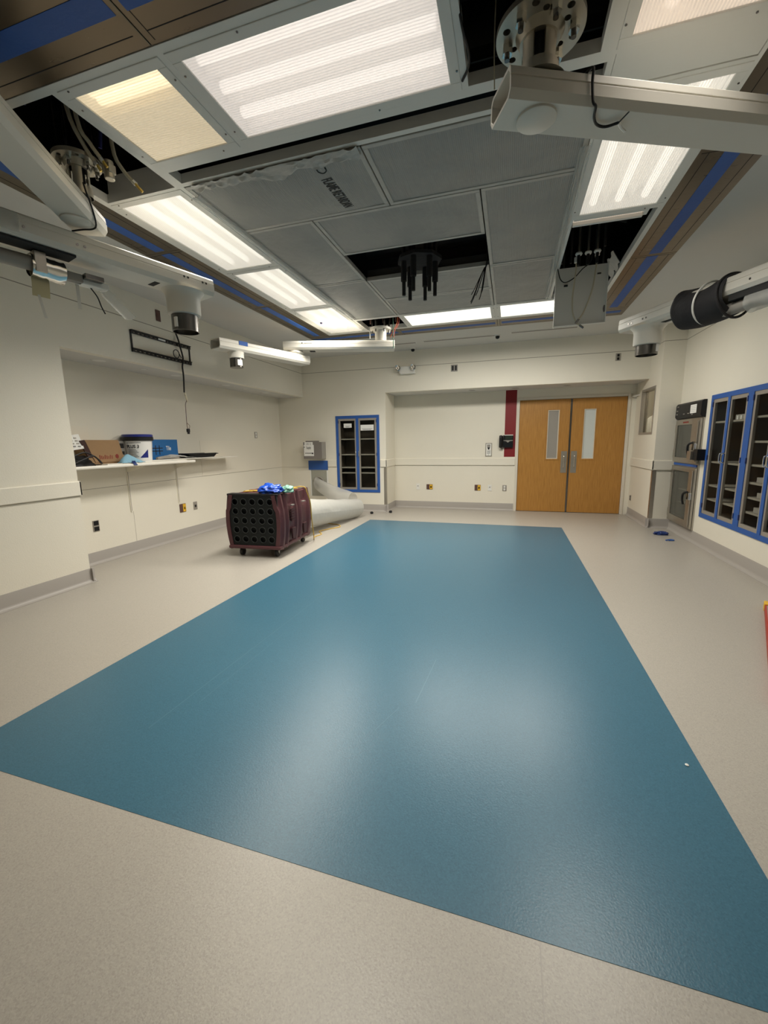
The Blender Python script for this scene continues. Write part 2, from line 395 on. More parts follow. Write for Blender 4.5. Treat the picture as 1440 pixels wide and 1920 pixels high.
def circ(cx, cy, r, n=20): return [(cx + r * math.cos(2 * math.pi * i / n), cy + r * math.sin(2 * math.pi * i / n)) for i in range(n)]
def add_bm(mb, bm, mtx):
    me = bpy.data.meshes.new('tmp'); bmesh.ops.transform(bm, matrix=mtx, verts=bm.verts); bm.to_mesh(me); bm.free()
    mb.bm.from_mesh(me); bpy.data.meshes.remove(me)
def frame3(o, ux, uy):
    ux, uy = Vector(ux).normalized(), Vector(uy).normalized(); uz = ux.cross(uy)
    return Matrix(((ux.x, uy.x, uz.x, o[0]), (ux.y, uy.y, uz.y, o[1]), (ux.z, uy.z, uz.z, o[2]), (0, 0, 0, 1)))
def text(s, size, o, ux, uy, name, m, parent, bold=0.0, thick=0.001, xscale=1.0, align='LEFT', warp=None):
    cu = bpy.data.curves.new('txt', 'FONT'); cu.body = s; cu.size = size; cu.extrude = thick; cu.offset = bold; cu.align_x = align
    ob = bpy.data.objects.new('txt', cu); COL.objects.link(ob)
    dg = bpy.context.evaluated_depsgraph_get(); dg.update()
    me = bpy.data.meshes.new_from_object(ob.evaluated_get(dg)); bm = bmesh.new(); bm.from_mesh(me)
    bpy.data.objects.remove(ob); bpy.data.curves.remove(cu); bpy.data.meshes.remove(me)
    for v in bm.verts:
        v.co.x *= xscale
        if warp: v.co.y += warp(v.co.x)
    mb = MB(); add_bm(mb, bm, frame3(o, ux, uy))
    return mb.build(name, m, parent)

FL = ('x', XL, 1); FN = ('x', XN, 1); FB = ('y', YB, -1); FR = ('y', YR, -1); FPS = ('x', SX, -1); FPF = ('y', YP, -1); FRW = ('x', XR, -1)

# ================================================================== STRUCTURE
FLR = struct(MB().box(-5.1, 3.2, YF - .1, 9.0, -.1, 0).build('floor', 'floor', local=True), 'beige grey speckled sheet vinyl floor')
struct(MB().box(-2.472, 0.849, 1.044, 7.174, 0, .0012).build('floor_inlay', 'blue', local=True), 'large blue sheet vinyl rectangle set in the floor')
mb = MB(); mb.box(.128, .131, -1.5, 1.04, 0, .0004); struct(mb.build('trim_9', 'base', local=True), 'thin floor seam')

mb = MB(); mb.fplate(FL, YF, YB, 0, ZC, [(NY, YB, 0, ZN)], -.1, 0); struct(mb.build('wall_left', 'wall', local=True), 'left wall with a header over the long niche')
mb = MB(); mb.box(XN - .1, XN, NY - .1, YB + .1, 0, ZN + .05); struct(mb.build('wall_niche', 'wall', local=True), 'back of the long wall niche')
mb = MB(); mb.box(XN, XL - .1, NY - .1, NY, 0, ZN); struct(mb.build('wall_niche_side', 'wall', local=True))
mb = MB(); mb.box(XN, XL - .1, NY - .1, YB, ZN, ZN + .05); struct(mb.build('ceiling_niche', 'ceil', local=True))
mb = MB(); mb.fplate(FB, XN - .1, SX, 0, ZC, [(-3.455, -2.59, .44, 1.94), (PX, SX, 0, ZS)], -.1, 0)
struct(mb.build('wall_back', 'wall', local=True), 'far wall with the header over the door recess')
mb = MB(); mb.box(PX - .1, PX, YB + .1, YR + .1, 0, ZS); struct(mb.build('wall_recess_left', 'wall', local=True))
mb = MB(); mb.fplate(FR, PX - .1, SX + .1, 0, ZS + .05, [(.10, 2.085, 0, 2.245)], -.1, 0); struct(mb.build('wall_recess_back', 'wall', local=True))
mb = MB(); mb.box(PX, SX, YB + .1, YR, ZS, ZS + .05); struct(mb.build('ceiling_recess', 'ceil', local=True))
mb = MB(); mb.fplate(FPS, YP, YR + .1, 0, ZC, [(7.69, 8.42, 1.49, 2.25)], -.1, 0); struct(mb.build('wall_recess_right', 'wall', local=True))
mb = MB(); mb.box(SX + .1, XR + .1, YP, YP + .1, 0, ZC); struct(mb.build('wall_pier', 'wall', local=True))
mb = MB(); mb.fplate(FRW, YF, YP, 0, ZC, [(4.60, 6.41, .42, 1.915), (6.60, 7.44, .155, 1.70)], -.1, 0); struct(mb.build('wall_right', 'wall', local=True), 'right wall')
mb = MB(); mb.box(-5, 3, YF - .1, YF, 0, ZC); struct(mb.build('wall_front', 'wall', local=True))

# ceiling field
FX0, FX1, FY0, FY1 = -3.29, 1.445, 1.345, 6.93        # outside of the steel strips
mb = MB()
mb.box(XN - .1, FX0, YF, YB + .1, ZC, ZC + .05); mb.box(FX1, XR + .1, YF, YB + .1, ZC, ZC + .05)
mb.box(FX0, FX1, YF, FY0, ZC, ZC + .05); mb.box(FX0, FX1, FY1, YB + .1, ZC, ZC + .05)
struct(mb.build('ceiling', 'ceil', local=True), 'grey painted plasterboard ceiling border')
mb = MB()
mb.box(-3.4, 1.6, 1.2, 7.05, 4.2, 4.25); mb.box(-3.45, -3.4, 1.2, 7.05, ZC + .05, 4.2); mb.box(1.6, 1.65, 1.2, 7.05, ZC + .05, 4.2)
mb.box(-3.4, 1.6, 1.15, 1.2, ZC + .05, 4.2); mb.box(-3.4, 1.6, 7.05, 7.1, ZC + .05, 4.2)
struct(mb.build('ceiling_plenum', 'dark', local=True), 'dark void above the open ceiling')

HOLES = dict(
    h1=(-2.84, -2.245, 1.79, 2.585), g0=(-2.205, -1.585, 1.785, 2.395), g2=(-1.55, -.292, 1.785, 2.395), h2=(-.26, .33, 1.79, 2.385),
    rf=(.395, 1.03, 1.785, 2.395), slot=(-2.17, .37, 2.45, 2.565), field=(-2.19, .385, 2.60, 5.865), l3=(-2.85, -2.225, 2.612, 3.90), l4=(-2.85, -2.225, 3.912, 5.186),
    l5=(-2.85, -2.225, 5.20, 6.455), r=(.402, 1.03, 2.655, 3.915), h4=(.42, 1.01, 3.93, 5.86), h5=(-2.19, -1.56, 5.925, 6.47),
    b1=(-1.535, -.268, 5.868, 6.495), b2=(-.243, 1.02, 5.868, 6.495), bl=(.40, 1.03, 2.42, 2.63))
GX0, GX1, GY0, GY1 = -2.89, 1.05, 1.745, 6.53
def hplate(mb, x0, x1, y0, y1, holes, z0, z1):
    us = sorted({x0, x1, *[h[0] for h in holes], *[h[1] for h in holes]}); vs = sorted({y0, y1, *[h[2] for h in holes], *[h[3] for h in holes]})
    for i in range(len(us) - 1):
        run = None
        for j in range(len(vs) - 1):
            cu, cv = (us[i] + us[i + 1]) / 2, (vs[j] + vs[j + 1]) / 2
            inh = any(h[0] < cu < h[1] and h[2] < cv < h[3] for h in holes)
            if not inh: run = (run[0], vs[j + 1]) if run else (vs[j], vs[j + 1])
            if inh or j == len(vs) - 2:
                if run: mb.box(us[i], us[i + 1], run[0], run[1], z0, z1)
                run = None
mb = MB(); hplate(mb, GX0, GX1, GY0, GY1, list(HOLES.values()), ZC - .008, ZC + .05)
struct(mb.build('ceiling_grid', 'grid', local=True), 'white painted metal grid framing the ceiling openings')

# trims: shadow gap line high on the walls
mb = MB(); zz0, zz1 = 2.863, 2.871
mb.fb(FL, YF, YB, zz0, zz1, 0, .001); struct(mb.build('trim_1', 'seam', local=True))
mb = MB(); mb.fb(FB, XL, SX, zz0, zz1, 0, .001); struct(mb.build('trim_2', 'seam', local=True))
mb = MB(); mb.fb(FPS, YP, YB, zz0, zz1, 0, .001); mb.fb(FPF, SX, XR, zz0, zz1, 0, .001); struct(mb.build('trim_3', 'seam', local=True))
mb = MB(); mb.fb(FRW, YF, YP, zz0, zz1, 0, .001); struct(mb.build('trim_4', 'seam', local=True))
# crash rails
rail = [(0, .928), (.014, .928), (.02, .935), (.02, 1.07), (.014, 1.078), (0, 1.078)]
def railx(pos, s, a0, a1, mb): mb.prism(rail, lambda u, v, a: (pos + s * u, a, v), a0, a1)
def raily(pos, s, a0, a1, mb): mb.prism(rail, lambda u, v, a: (a, pos + s * u, v), a0, a1)
mb = MB(); railx(XL, 1, YF, NY + .012, mb); mb.box(XL - .1, XL + .02, NY, NY + .012, .928, 1.078); struct(mb.build('trim_5', 'wall', local=True), 'crash rail on the left pier')
mb = MB(); raily(YB, -1, -3.70, -3.505, mb); raily(YB, -1, -2.535, PX + .014, mb); struct(mb.build('trim_6', 'wall', local=True), 'crash rail beside the glass cabinet')
mb = MB(); raily(YR, -1, PX + .02, .09, mb); railx(PX, 1, YB - .02, YR, mb); struct(mb.build('trim_7', 'wall', local=True), 'crash rail in the door recess')
mb = MB(); railx(SX, -1, YP - .02, YR, mb); raily(YP, -1, SX - .014, XR, mb); struct(mb.build('trim_8', 'wall', local=True), 'crash rail on the right pier')
# seams and sheets
mb = MB(); mb.fb(FN, NY, YB, .917, .922, 0, .0012); mb.fb(FB, XN, -4.30, .917, .922, 0, .0012); mb.fb(FL, YF, NY, .922, .928, 0, .001)
mb.fb(FN, 4.238, 4.241, .15, .56, 0, .0012); mb.fb(FB, -4.3, -3.7, .917, .922, 0, .0012)
mb.fb(FR, PX, .09, .922, .927, 0, .0012); mb.fb(FPS, YP, YR, .922, .927, 0, .0012); struct(mb.build('trim_10', 'seam', local=True))
mb = MB(); mb.fb(FN, 5.60, YB, .925, 1.50, 0, .004); struct(mb.build('trim_11', 'wainscot', local=True), 'thin wall sheet right of the shelf')
mb = MB(); mb.fb(FN, NY, 3.75, 1.22, 1.66, 0, .004); struct(mb.build('trim_12', 'wainscot', local=True), 'thin wall sheet behind the left end of the shelf')

# cove baseboards
bp = [(0, 0), (.045, 0), (.045, .003), (.026, .008), (.013, .02), (.007, .04), (.006, .146), (.004, .15), (0, .15)]
def bx(pos, s, a0, a1, mb): mb.prism(bp, lambda u, v, a: (pos + s * u, a, v), a0, a1)
def by(pos, s, a0, a1, mb): mb.prism(bp, lambda u, v, a: (a, pos + s * u, v), a0, a1)
mb = MB(); bx(XL, 1, YF, NY + .04, mb); by(NY, 1, XN, XL + .03, mb); struct(mb.build('baseboard_left', 'base', local=True, smooth=True))
mb = MB(); bx(XN, 1, NY, YB, mb); struct(mb.build('baseboard_niche', 'base', local=True, smooth=True))
mb = MB(); by(YB, -1, XN, PX + .04, mb); bx(PX, 1, YB - .04, YR, mb); by(YR, -1, PX, .09, mb); struct(mb.build('baseboard_back', 'base', local=True, smooth=True))
mb = MB(); bx(SX, -1, YP - .04, YR - .02, mb); by(YP, -1, SX - .04, XR, mb); struct(mb.build('baseboard_pier', 'base', local=True, smooth=True))
mb = MB(); bx(XR, -1, YF, YP, mb); struct(mb.build('baseboard_right', 'base', local=True, smooth=True))

# double doors
door = struct(thing('door_1', 'pair of oak veneered doors with narrow glass panes', 'door', (1.09, YR, 0)))
del door['category']
mb = MB()
for a, b in ((.10, .149), (2.035, 2.085)): mb.box(a, b, YR - .015, YR + .1, 0, 2.245)
mb.box(.149, 2.035, YR - .015, YR + .1, 2.198, 2.245); mb.build('door_frame', 'frame', door, bevel=.003)
def leaf(x0, x1, gx0, gx1, mside, vis):
    m_ = MB(); m_.fplate(('y', YR + .012, -1), x0 + .004, x1 - .004, .008, 2.192, [(gx0, gx1, 1.055, 1.995)], -.045, 0)
    lf = m_.build('door_leaf', 'wood', door)
    MB().ring(('y', YR + .012, -1), gx0 - .022, gx1 + .022, 1.033, 2.017, .024, -.02, .006).build('vision_frame', 'wood', lf, bevel=.002)
    MB().ring(('y', YR + .012, -1), gx0, gx1, 1.055, 1.995, .016, -.03, -.004).build('glazing_bead', 'frame', lf)
    MB().box(gx0, gx1, YR + .036, YR + .04, 1.055, 1.995).build('glass', vis, lf)
    px0, px1 = (x1 - .135, x1 - .03) if mside > 0 else (x0 + .03, x0 + .135)
    pl = MB().box(px0, px1, YR + .008, YR + .0125, .785, 1.205).build('pull_plate', 'steel', lf)
    cx = (px0 + px1) / 2 - mside * .005
    MB().tube([(cx, YR + .012, 1.12), (cx, YR - .035, 1.115), (cx, YR - .042, 1.0), (cx, YR - .035, .905), (cx, YR + .012, .90)], .009, 10).build('pull_handle', 'chrome', lf, smooth=True)
leaf(.149, 1.085, .675, .885, 1, 'vision_l'); leaf(1.097, 2.035, 1.315, 1.525, -1, 'vision_r')
MB().box(1.072, 1.104, YR + .002, YR + .03, .008, 2.192).build('astragal', 'dsteel', door)
mb = MB(); mb.tube([(2.09, YR - .03, 2.19), (2.12, YR - .12, 2.19), (2.168, YR - .2, 2.19)], .012, 8); mb.cyl((2.10, YR - .05, 2.19), (2.16, YR - .05, 2.19), .022)
mb.build('door_closer', 'white', door, smooth=True)
struct(MB().box(.10, 2.085, YR + .06, YR + .1, 0, 2.2).build('wall_corridor', 'wall', local=True))

# side window
win = struct(thing('window_1', 'narrow framed window beside the doors', 'window', (SX, 8.05, 1.49))); del win['category']
MB().ring(FPS, 7.69, 8.42, 1.49, 2.25, .035, -.1, .006).build('window_frame', 'plate', win)
MB().box(SX + .055, SX + .061, 7.72, 8.39, 1.52, 2.22).build('glass', 'glass', win)
MB().fb(FPS, 8.285, 8.31, 1.52, 2.22, -.06, -.03).build('mullion', 'dsteel', win)
for nm, bx_ in (('wall_side_room_right', (3.1, 3.15, 7.65, 10.75, 0, 2.7)), ('wall_side_room_back', (2.27, 3.15, 10.75, 10.8, 0, 2.7)), ('wall_side_room_front', (2.27, 3.15, 7.6, 7.65, 0, 2.7)),
                ('ceiling_side_room', (2.27, 3.15, 7.6, 10.8, 2.7, 2.75)), ('floor_side_room', (2.27, 3.15, 7.6, 10.8, -.05, 0)), ('wall_side_room_left', (2.22, 2.27, 8.85, 10.8, 0, 2.7))):
    struct(MB().box(*bx_).build(nm, 'wall', local=True))
tag(MB().box(2.95, 3.0, 9.6, 10.3, 0.0, 2.1).build('wood_panel', 'brownp'), 'brown panel standing in the room behind the narrow window', 'panel')
mb = MB(); mb.sheet(lambda u, v: (2.45 + .5 * u, 9.0 + .12 * math.sin(9 * u), 0.0 + (1.78 + .12 * math.sin(3.2 * u)) * v), 24, 8, .01)
tag(mb.build('draped_sheet', 'clothw', smooth=True), 'white sheet draped behind the glass of the narrow window', 'sheet')
ld = bpy.data.lights.new('side_room_fill', 'POINT'); ld.energy = 20; ld.shadow_soft_size = .2; ld.color = (1, .93, .82)  # unseen point light added to brighten the room behind the window
lo = bpy.data.objects.new('side_room_fill', ld); COL.objects.link(lo); lo.location = (2.65, 8.5, 2.5)

# ================================================================== CEILING LIGHTS
def ceiling_light(key, label, axis, n, lens, tube_m, power, col, tubes=None, spread=None):
    x0, x1, y0, y1 = HOLES[key]; cx, cy = (x0 + x1) / 2, (y0 + y1) / 2
    t = thing('ceiling_light', label, 'ceiling light', (cx, cy, ZC - .012))
    b = .052
    mb = MB(); mb.box(x0, x1, y0, y0 + b, ZC - .012, ZC + .006); mb.box(x0, x1, y1 - b, y1, ZC - .012, ZC + .006)
    mb.box(x0, x0 + b, y0 + b, y1 - b, ZC - .012, ZC + .006); mb.box(x1 - b, x1, y0 + b, y1 - b, ZC - .012, ZC + .006)
    mb.build('frame', 'grid', t, bevel=.003)
    lx0, lx1, ly0, ly1 = x0 + b, x1 - b, y0 + b, y1 - b
    mb = MB(); zt = ZC + .125; g = .004
    mb.box(lx0 - g, lx1 + g, ly0 - g, ly1 + g, zt, zt + g)
    mb.box(lx0 - 2 * g, lx0 - g, ly0 - g, ly1 + g, ZC + .007, zt); mb.box(lx1 + g, lx1 + 2 * g, ly0 - g, ly1 + g, ZC + .007, zt)
    mb.box(lx0 - g, lx1 + g, ly0 - 2 * g, ly0 - g, ZC + .007, zt); mb.box(lx0 - g, lx1 + g, ly1 + g, ly1 + 2 * g, ZC + .007, zt)
    mb.build('housing', 'lamp_w', t)
    MB().box(lx0, lx1, ly0, ly1, ZC - .004, ZC).build('lens', lens, t)
    a0, a1 = (ly0, ly1) if axis == 'y' else (lx0, lx1); c0, c1 = (lx0, lx1) if axis == 'y' else (ly0, ly1)
    pos = tubes or [c0 + (c1 - c0) * (k + .5) / n for k in range(n)]
    for p in pos:
        m_ = MB()
        if axis == 'y': m_.cyl((p, a0 + .03, ZC + .055), (p, a1 - .03, ZC + .055), .026, n=14)
        else: m_.cyl((a0 + .03, p, ZC + .055), (a1 - .03, p, ZC + .055), .026, n=14)
        m_.build('tube', tube_m, t, smooth=True)
        rf = [(.085 * math.cos(q), .085 * math.sin(q)) for q in [math.pi * i / 14 for i in range(15)]]
        rf2 = [(.087 * math.cos(q), .087 * math.sin(q)) for q in [math.pi * i / 14 for i in range(15)]][::-1]
        zc_ = ZC + .036
        m_ = MB(); m_.prism([(p + u, zc_ + v) for u, v in rf + rf2], (lambda u, v, a: (u, a, v)) if axis == 'y' else (lambda u, v, a: (a, u, v)), a0 + .002, a1 - .002)
        m_.build('reflector', 'grid_w', t, smooth=True)
    for (sx_, sy_) in ((x0 + .012, y0 + .12), (x0 + .012, y1 - .12), (x1 - .012, y0 + .12), (x1 - .012, y1 - .12), (cx - .25, y0 + .012), (cx + .2, y1 - .012)):
        if x0 < sx_ < x1: MB().cyl((sx_, sy_, ZC - .015), (sx_, sy_, ZC - .011), .005, n=8).build('screw', 'dsteel', t)
    if power:
        l = bpy.data.lights.new('lamp_light', 'AREA'); l.shape = 'RECTANGLE'; l.size = lx1 - lx0; l.size_y = ly1 - ly0
        l.energy = power * LAMP; l.color = col; l.spread = R(spread or LAMP_SPREAD)
        o = bpy.data.objects.new('lamp_light', l); COL.objects.link(o); o.parent = t; o.location = (0, 0, -.008)
    return t
def tube_mat(name, rgb, s): return mat(name, (.8, .8, .8), emit=rgb, estr=s)
TC = tube_mat('tube_cool', (1.0, .96, .86), 1.35); TP = tube_mat('tube_soft', (1.0, .93, .84), 1.35); TW = tube_mat('tube_warm', (1.0, .86, .58), 1.8); TD = tube_mat('tube_dim', (1.0, .88, .74), .8)
LY = lens_mat('lens_ribs_y', (1.0, .95, .86), .40, .40, 'y'); LX = lens_mat('lens_ribs_x', (1.0, .93, .87), .40, .40, 'x')
LW = lens_mat('lens_warm', (1.0, .86, .62), .42, .45, 'x'); LDm = lens_mat('lens_dim', (1.0, .87, .74), .42, .35, 'y'); LB = lens_mat('lens_bright', (1.0, .98, .90), .95, .45, 'x')
WC = (1.0, .95, .85)
ceiling_light('g0', 'small square ceiling light with a warm yellow lens and one bright lamp', 'x', 2, LW, TW, 16, (1, .84, .6), tubes=[1.90, 1.95], spread=92)
ceiling_light('g2', 'long bright ceiling light nearest the camera, beside the small square yellow one', 'x', 3, LX, TP, 42, WC, spread=94)
ceiling_light('rf', 'ceiling light with a dim striped lens above the big boom arm', 'y', 2, LDm, TD, 8, WC, spread=92)
ceiling_light('l3', 'longest-looking ceiling light of the left row, next to the open hole with hoses', 'y', 3, LY, TC, 62, WC)
ceiling_light('l4', 'middle ceiling light of the left row above the niche wall', 'y', 3, LY, TC, 95, WC)
ceiling_light('l5', 'farthest ceiling light of the left row with a dark spot on its lens', 'y', 3, LY, TC, 115, WC)
ceiling_light('r', 'bright ceiling light right of the film covered filters, partly behind the boom arm', 'y', 3, LY, TP, 62, WC)
ceiling_light('b1', 'left one of the two glowing lights at the far end of the ceiling', 'x', 3, LB, TC, 122, WC, spread=175)
ceiling_light('b2', 'right one of the two glowing far end lights, partly hidden by the hanging panel', 'x', 3, LB, TC, 122, WC, spread=175)
tag(MB().cyl((-2.70, 5.83, ZC - .02), (-2.70, 5.83, ZC - .004), .018, n=12).build('lens_sticker', 'darkblue'), 'small dark blue dot on the lens of the last left light', 'sticker')

# blank panel between the right lights
t = thing('ceiling_panel', 'blank cream ceiling panel between the dim light and the bright right light', 'ceiling panel', (.715, 2.525, ZC))
MB().box(.402, 1.028, 2.422, 2.628, ZC - .004, ZC + .012).build('panel', 'grid', t, bevel=.002)
# dropped light frame at the near edge of the right hole
t = thing('ceiling_light', 'loose white light trim dropped at the edge of the right ceiling hole', 'light trim', (.71, 3.98, ZC))
MB().box(.425, .93, 3.93, 3.955, ZC - .01, ZC + .05).build('frame', 'grid', t, bevel=.003)
MB().box(.425, .93, 3.958, 4.01, ZC + .012, ZC + .018).build('lens', LDm, t)
MB().box(.425, .93, 4.012, 4.04, ZC - .014, ZC + .04).build('frame', 'grid', t, bevel=.003)
MB().box(.932, .962, 3.935, 4.04, ZC + .0, ZC + .04).build('frame', 'grid', t, bevel=.003)

# ------------------------------------------------------------------ steel diffuser strips with blue tape
def diffuser(label, x0, x1, y0, y1, along, tape=True, cut=.03):
    t = thing('air_diffuser', label, 'air diffuser', ((x0 + x1) / 2, (y0 + y1) / 2, ZC - .006), group='stainless air diffuser strips round the ceiling lights')
    e = .002
    MB().box(x0 + e, x1 - e, y0 + e, y1 - e, ZC - .006, ZC + .05).build('face_plate', 'steel_x', t, bevel=.003)
    m_ = MB(); gx = .06
    if along == 'y':
        m_.box(x0 + gx, x0 + gx + .004, y0 + .04, y1 - .04, ZC - .0068, ZC - .0055); m_.box(x1 - gx - .004, x1 - gx, y0 + .04, y1 - .04, ZC - .0068, ZC - .0055)
        m_.box(x0 + .02, x1 - .02, y0 + .035, y0 + .039, ZC - .0068, ZC - .0055)
    else:
        m_.box(x0 + .04, x1 - .04, y0 + gx, y0 + gx + .004, ZC - .0068, ZC - .0055); m_.box(x0 + .04, x1 - .04, y1 - gx - .004, y1 - gx, ZC - .0068, ZC - .0055)
        m_.box(x0 + .035, x0 + .039, y0 + .02, y1 - .02, ZC - .0068, ZC - .0055)
    m_.build('seam', 'dark', t)
    if tape:
        c = .05
        if along == 'y': q = MB().box((x0 + x1) / 2 - c, (x0 + x1) / 2 + c, y0 + cut, y1 - cut, ZC - .0076, ZC - .006)
        else: q = MB().box(x0 + cut, x1 - cut, (y0 + y1) / 2 - c, (y0 + y1) / 2 + c, ZC - .0076, ZC - .006)
        lab(q.build('tape', 'tape', t), 'blue masking tape over the slots')
diffuser('steel diffuser with blue tape at the top left corner of the photo', FX0, -1.57, FY0, GY0, 'x')
diffuser('steel diffuser with blue tape above the long bright near light', -1.57, .10, FY0, GY0, 'x')
diffuser('steel diffuser in front of the dim near light', .10, FX1, FY0, GY0, 'x')
diffuser('steel diffuser with blue tape between the boom arm and the left lights', FX0, GX0, GY0, 3.33, 'y')
diffuser('steel diffuser with blue tape beside the middle left light', FX0, GX0, 3.33, 4.93, 'y')
diffuser('steel diffuser with blue tape beside the farthest left light', FX0, GX0, 4.93, GY1, 'y')
diffuser('brown steel diffuser end hidden behind the big boom arm', GX1, FX1, GY0, 3.30, 'y')
diffuser('brown steel diffuser with a wide blue tape stripe right of the bright light', GX1, FX1, 3.30, 4.86, 'y')
diffuser('brown steel diffuser with a blue tape stripe beside the hanging panel', GX1, FX1, 4.86, GY1, 'y')
diffuser('far steel diffuser strip above the small jointed arm', FX0, -1.75, GY1, FY1, 'x')
diffuser('far steel diffuser strip behind the left glowing end light', -1.75, -.25, GY1, FY1, 'x')
diffuser('far steel diffuser strip behind the right glowing end light', -.25, FX1, GY1, FY1, 'x', cut=.06)

# ------------------------------------------------------------------ film wrapped filter panels
SURF = {}
def filt(label, x0, x1, y0, y1, pl_axis='y', sag=.012, seed=1):
    cx, cy = (x0 + x1) / 2, (y0 + y1) / 2
    t = thing('filter_panel', label, 'filter panel', (cx, cy, ZC - .01), group='film wrapped filter panels in the middle of the ceiling')
    e = .004; z = ZC - .004
    def fn(u, v):
        x = x0 + e + (x1 - x0 - 2 * e) * u; y = y0 + e + (y1 - y0 - 2 * e) * v
        edge = min(u, 1 - u) * 4 if pl_axis == 'n' else 1
        k = 16 * u * (1 - u) * v * (1 - v)
        zz = z - sag * k - .006 * noise.noise(Vector((x * 4 + seed, y * 4, seed))) * min(1, k * 2)
        return (x, y, zz)
    MB().sheet(lambda u, v: fn(u, 1 - v), 28, 28, .02).build('media', 'pleat', t, smooth=True)
    SURF[seed] = lambda x, y: fn((x - x0 - e) / (x1 - x0 - 2 * e), (y - y0 - e) / (y1 - y0 - 2 * e))[2]
    b = .035; m_ = MB()
    m_.box(x0 + e, x1 - e, y0 + e, y0 + b, ZC - .011, ZC + .03); m_.box(x0 + e, x1 - e, y1 - b, y1 - e, ZC - .011, ZC + .03)
    m_.box(x0 + e, x0 + b, y0 + b, y1 - b, ZC - .011, ZC + .03); m_.box(x1 - b, x1 - e, y0 + b, y1 - b, ZC - .011, ZC + .03)
    m_.build('film_border', 'filmedge', t, bevel=.004)
    return t
fa = filt('film wrapped filter panel printed with black lettering', -2.19, -.913, 2.605, 3.26, sag=.03, seed=2)
lt = text('FLAME RETARDAN', .105, (-1.255, 2.80, 0), (.06, 1, -.0), (1, -.06, 0), 'lettering', 'ink', fa, bold=.0016, thick=.0004, xscale=.42, warp=lambda x: -.10 * (x - .18) ** 2)
for v in lt.data.vertices:
    wx, wy = v.co.x + fa.location.x, v.co.y + fa.location.y
    v.co.z = SURF[2](wx, wy) - .0016 - (.0008 if v.co.z + fa.location.z < 0 else 0) - fa.location.z
m_ = MB(); m_.tube([(-1.215 + .03 * math.cos(a), 2.715 + .03 * math.sin(a) * 1.1, SURF[2](-1.215, 2.70) - .003) for a in [R(-20), R(30), R(75), R(110), R(160), R(200)]], .004, 6); m_.build('printed_mark', 'ink', fa)
filt('largest-looking film wrapped filter panel just under the boom arm end', -.913, .385, 2.605, 3.26, seed=4)
filt('tall film wrapped filter panel beside the longest left light', -2.19, -1.557, 3.26, 4.54, sag=.035, seed=5)
filt('film wrapped filter panel in front of the square hole with black rods', -1.557, -.264, 3.26, 3.92, seed=7)
filt('film wrapped filter panel left of the bright right light', -.264, .385, 3.26, 4.60, seed=8)
filt('film wrapped filter panel next to the hanging access panel', -.264, .385, 4.60, 5.862, seed=9)
filt('bulging film wrapped filter panel beside the two far left lights', -2.19, -1.557, 4.54, 5.862, sag=.035, seed=10)
filt('film wrapped filter panel right behind the black threaded rods', -1.557, -.264, 4.56, 5.22, seed=11)
filt('thin-looking film wrapped filter panel touching the far glowing light', -1.557, -.264, 5.22, 5.862, seed=12)
# bunched film along the right edge of the field
m_ = MB()
def bunch(u, v):
    y = 3.0 + 2.75 * v; x = .335 + .06 * u
    return (x, y, ZC - .016 - .012 * abs(math.sin(9 * u + 5 * noise.noise(Vector((y * 1.3, u * 2, 3))))) - .012 * noise.noise(Vector((x * 18, y * 5, 1))))
m_.sheet(lambda u, v: bunch(1 - u, v), 16, 60, .002)
tag(m_.build('plastic_film', 'film', smooth=True), 'bunched clear plastic film along the right edge of the filters', 'plastic film')
m_ = MB(); m_.sheet(lambda u, v: (-2.2 + .06 * (1 - u), 2.7 + 3.1 * v, ZC - .014 - .016 * abs(math.sin(7 * u + 4 * noise.noise(Vector((v * 4, u, 2)))))), 12, 50, .002)
tag(m_.build('plastic_film', 'film', smooth=True), 'bunched clear plastic film along the left edge of the filters', 'plastic film')

m_ = MB()
def torn(u, v):
    x = -2.12 + 1.19 * u; wd = .05 + .10 * max(0, noise.noise(Vector((u * 5, 0, 7))) + .35) * (.4 + u)
    return (x, 2.585 + wd * v, ZC - .018 - .014 * abs(noise.noise(Vector((u * 14, v * 3, 5)))) * 2 - .006 * v)
m_.sheet(lambda u, v: torn(u, 1 - v), 70, 8, .0015)
tag(m_.build('plastic_film', 'filmedge', smooth=True), 'torn cream plastic film along the near edge of the printed filter', 'plastic film')
# tall things inside the void
mb = MB(); mb.cyl((-3.3, 2.9, 3.75), (1.5, 2.9, 3.75), .16); tag(mb.build('round_duct', 'duct', smooth=True), 'dark round duct seen through the long slot', 'duct')
mb = MB(); mb.box(-2.2, .4, 2.51, 2.53, ZC + .06, ZC + .12); mb.box(-2.2, .4, 2.475, 2.485, ZC + .16, ZC + .22)
tag(mb.build('ceiling_channel', 'duct'), 'dark metal channel inside the long ceiling slot', 'channel')
mb = MB(); mb.box(-2.83, -2.25, 2.588, 2.606, ZC - .005, ZC + .16); tag(mb.build('duct_side', 'grid'), 'pale metal side inside the left open hole', 'panel')
mb = MB(); mb.box(-1.55, -.27, 4.58, 4.62, ZC + .03, ZC + .10); mb.cyl((-1.6, 4.75, 3.55), (0, 4.75, 3.55), .1)
tag(mb.build('conduit', 'duct', smooth=False), 'dark conduit above the square hole with rods', 'conduit')

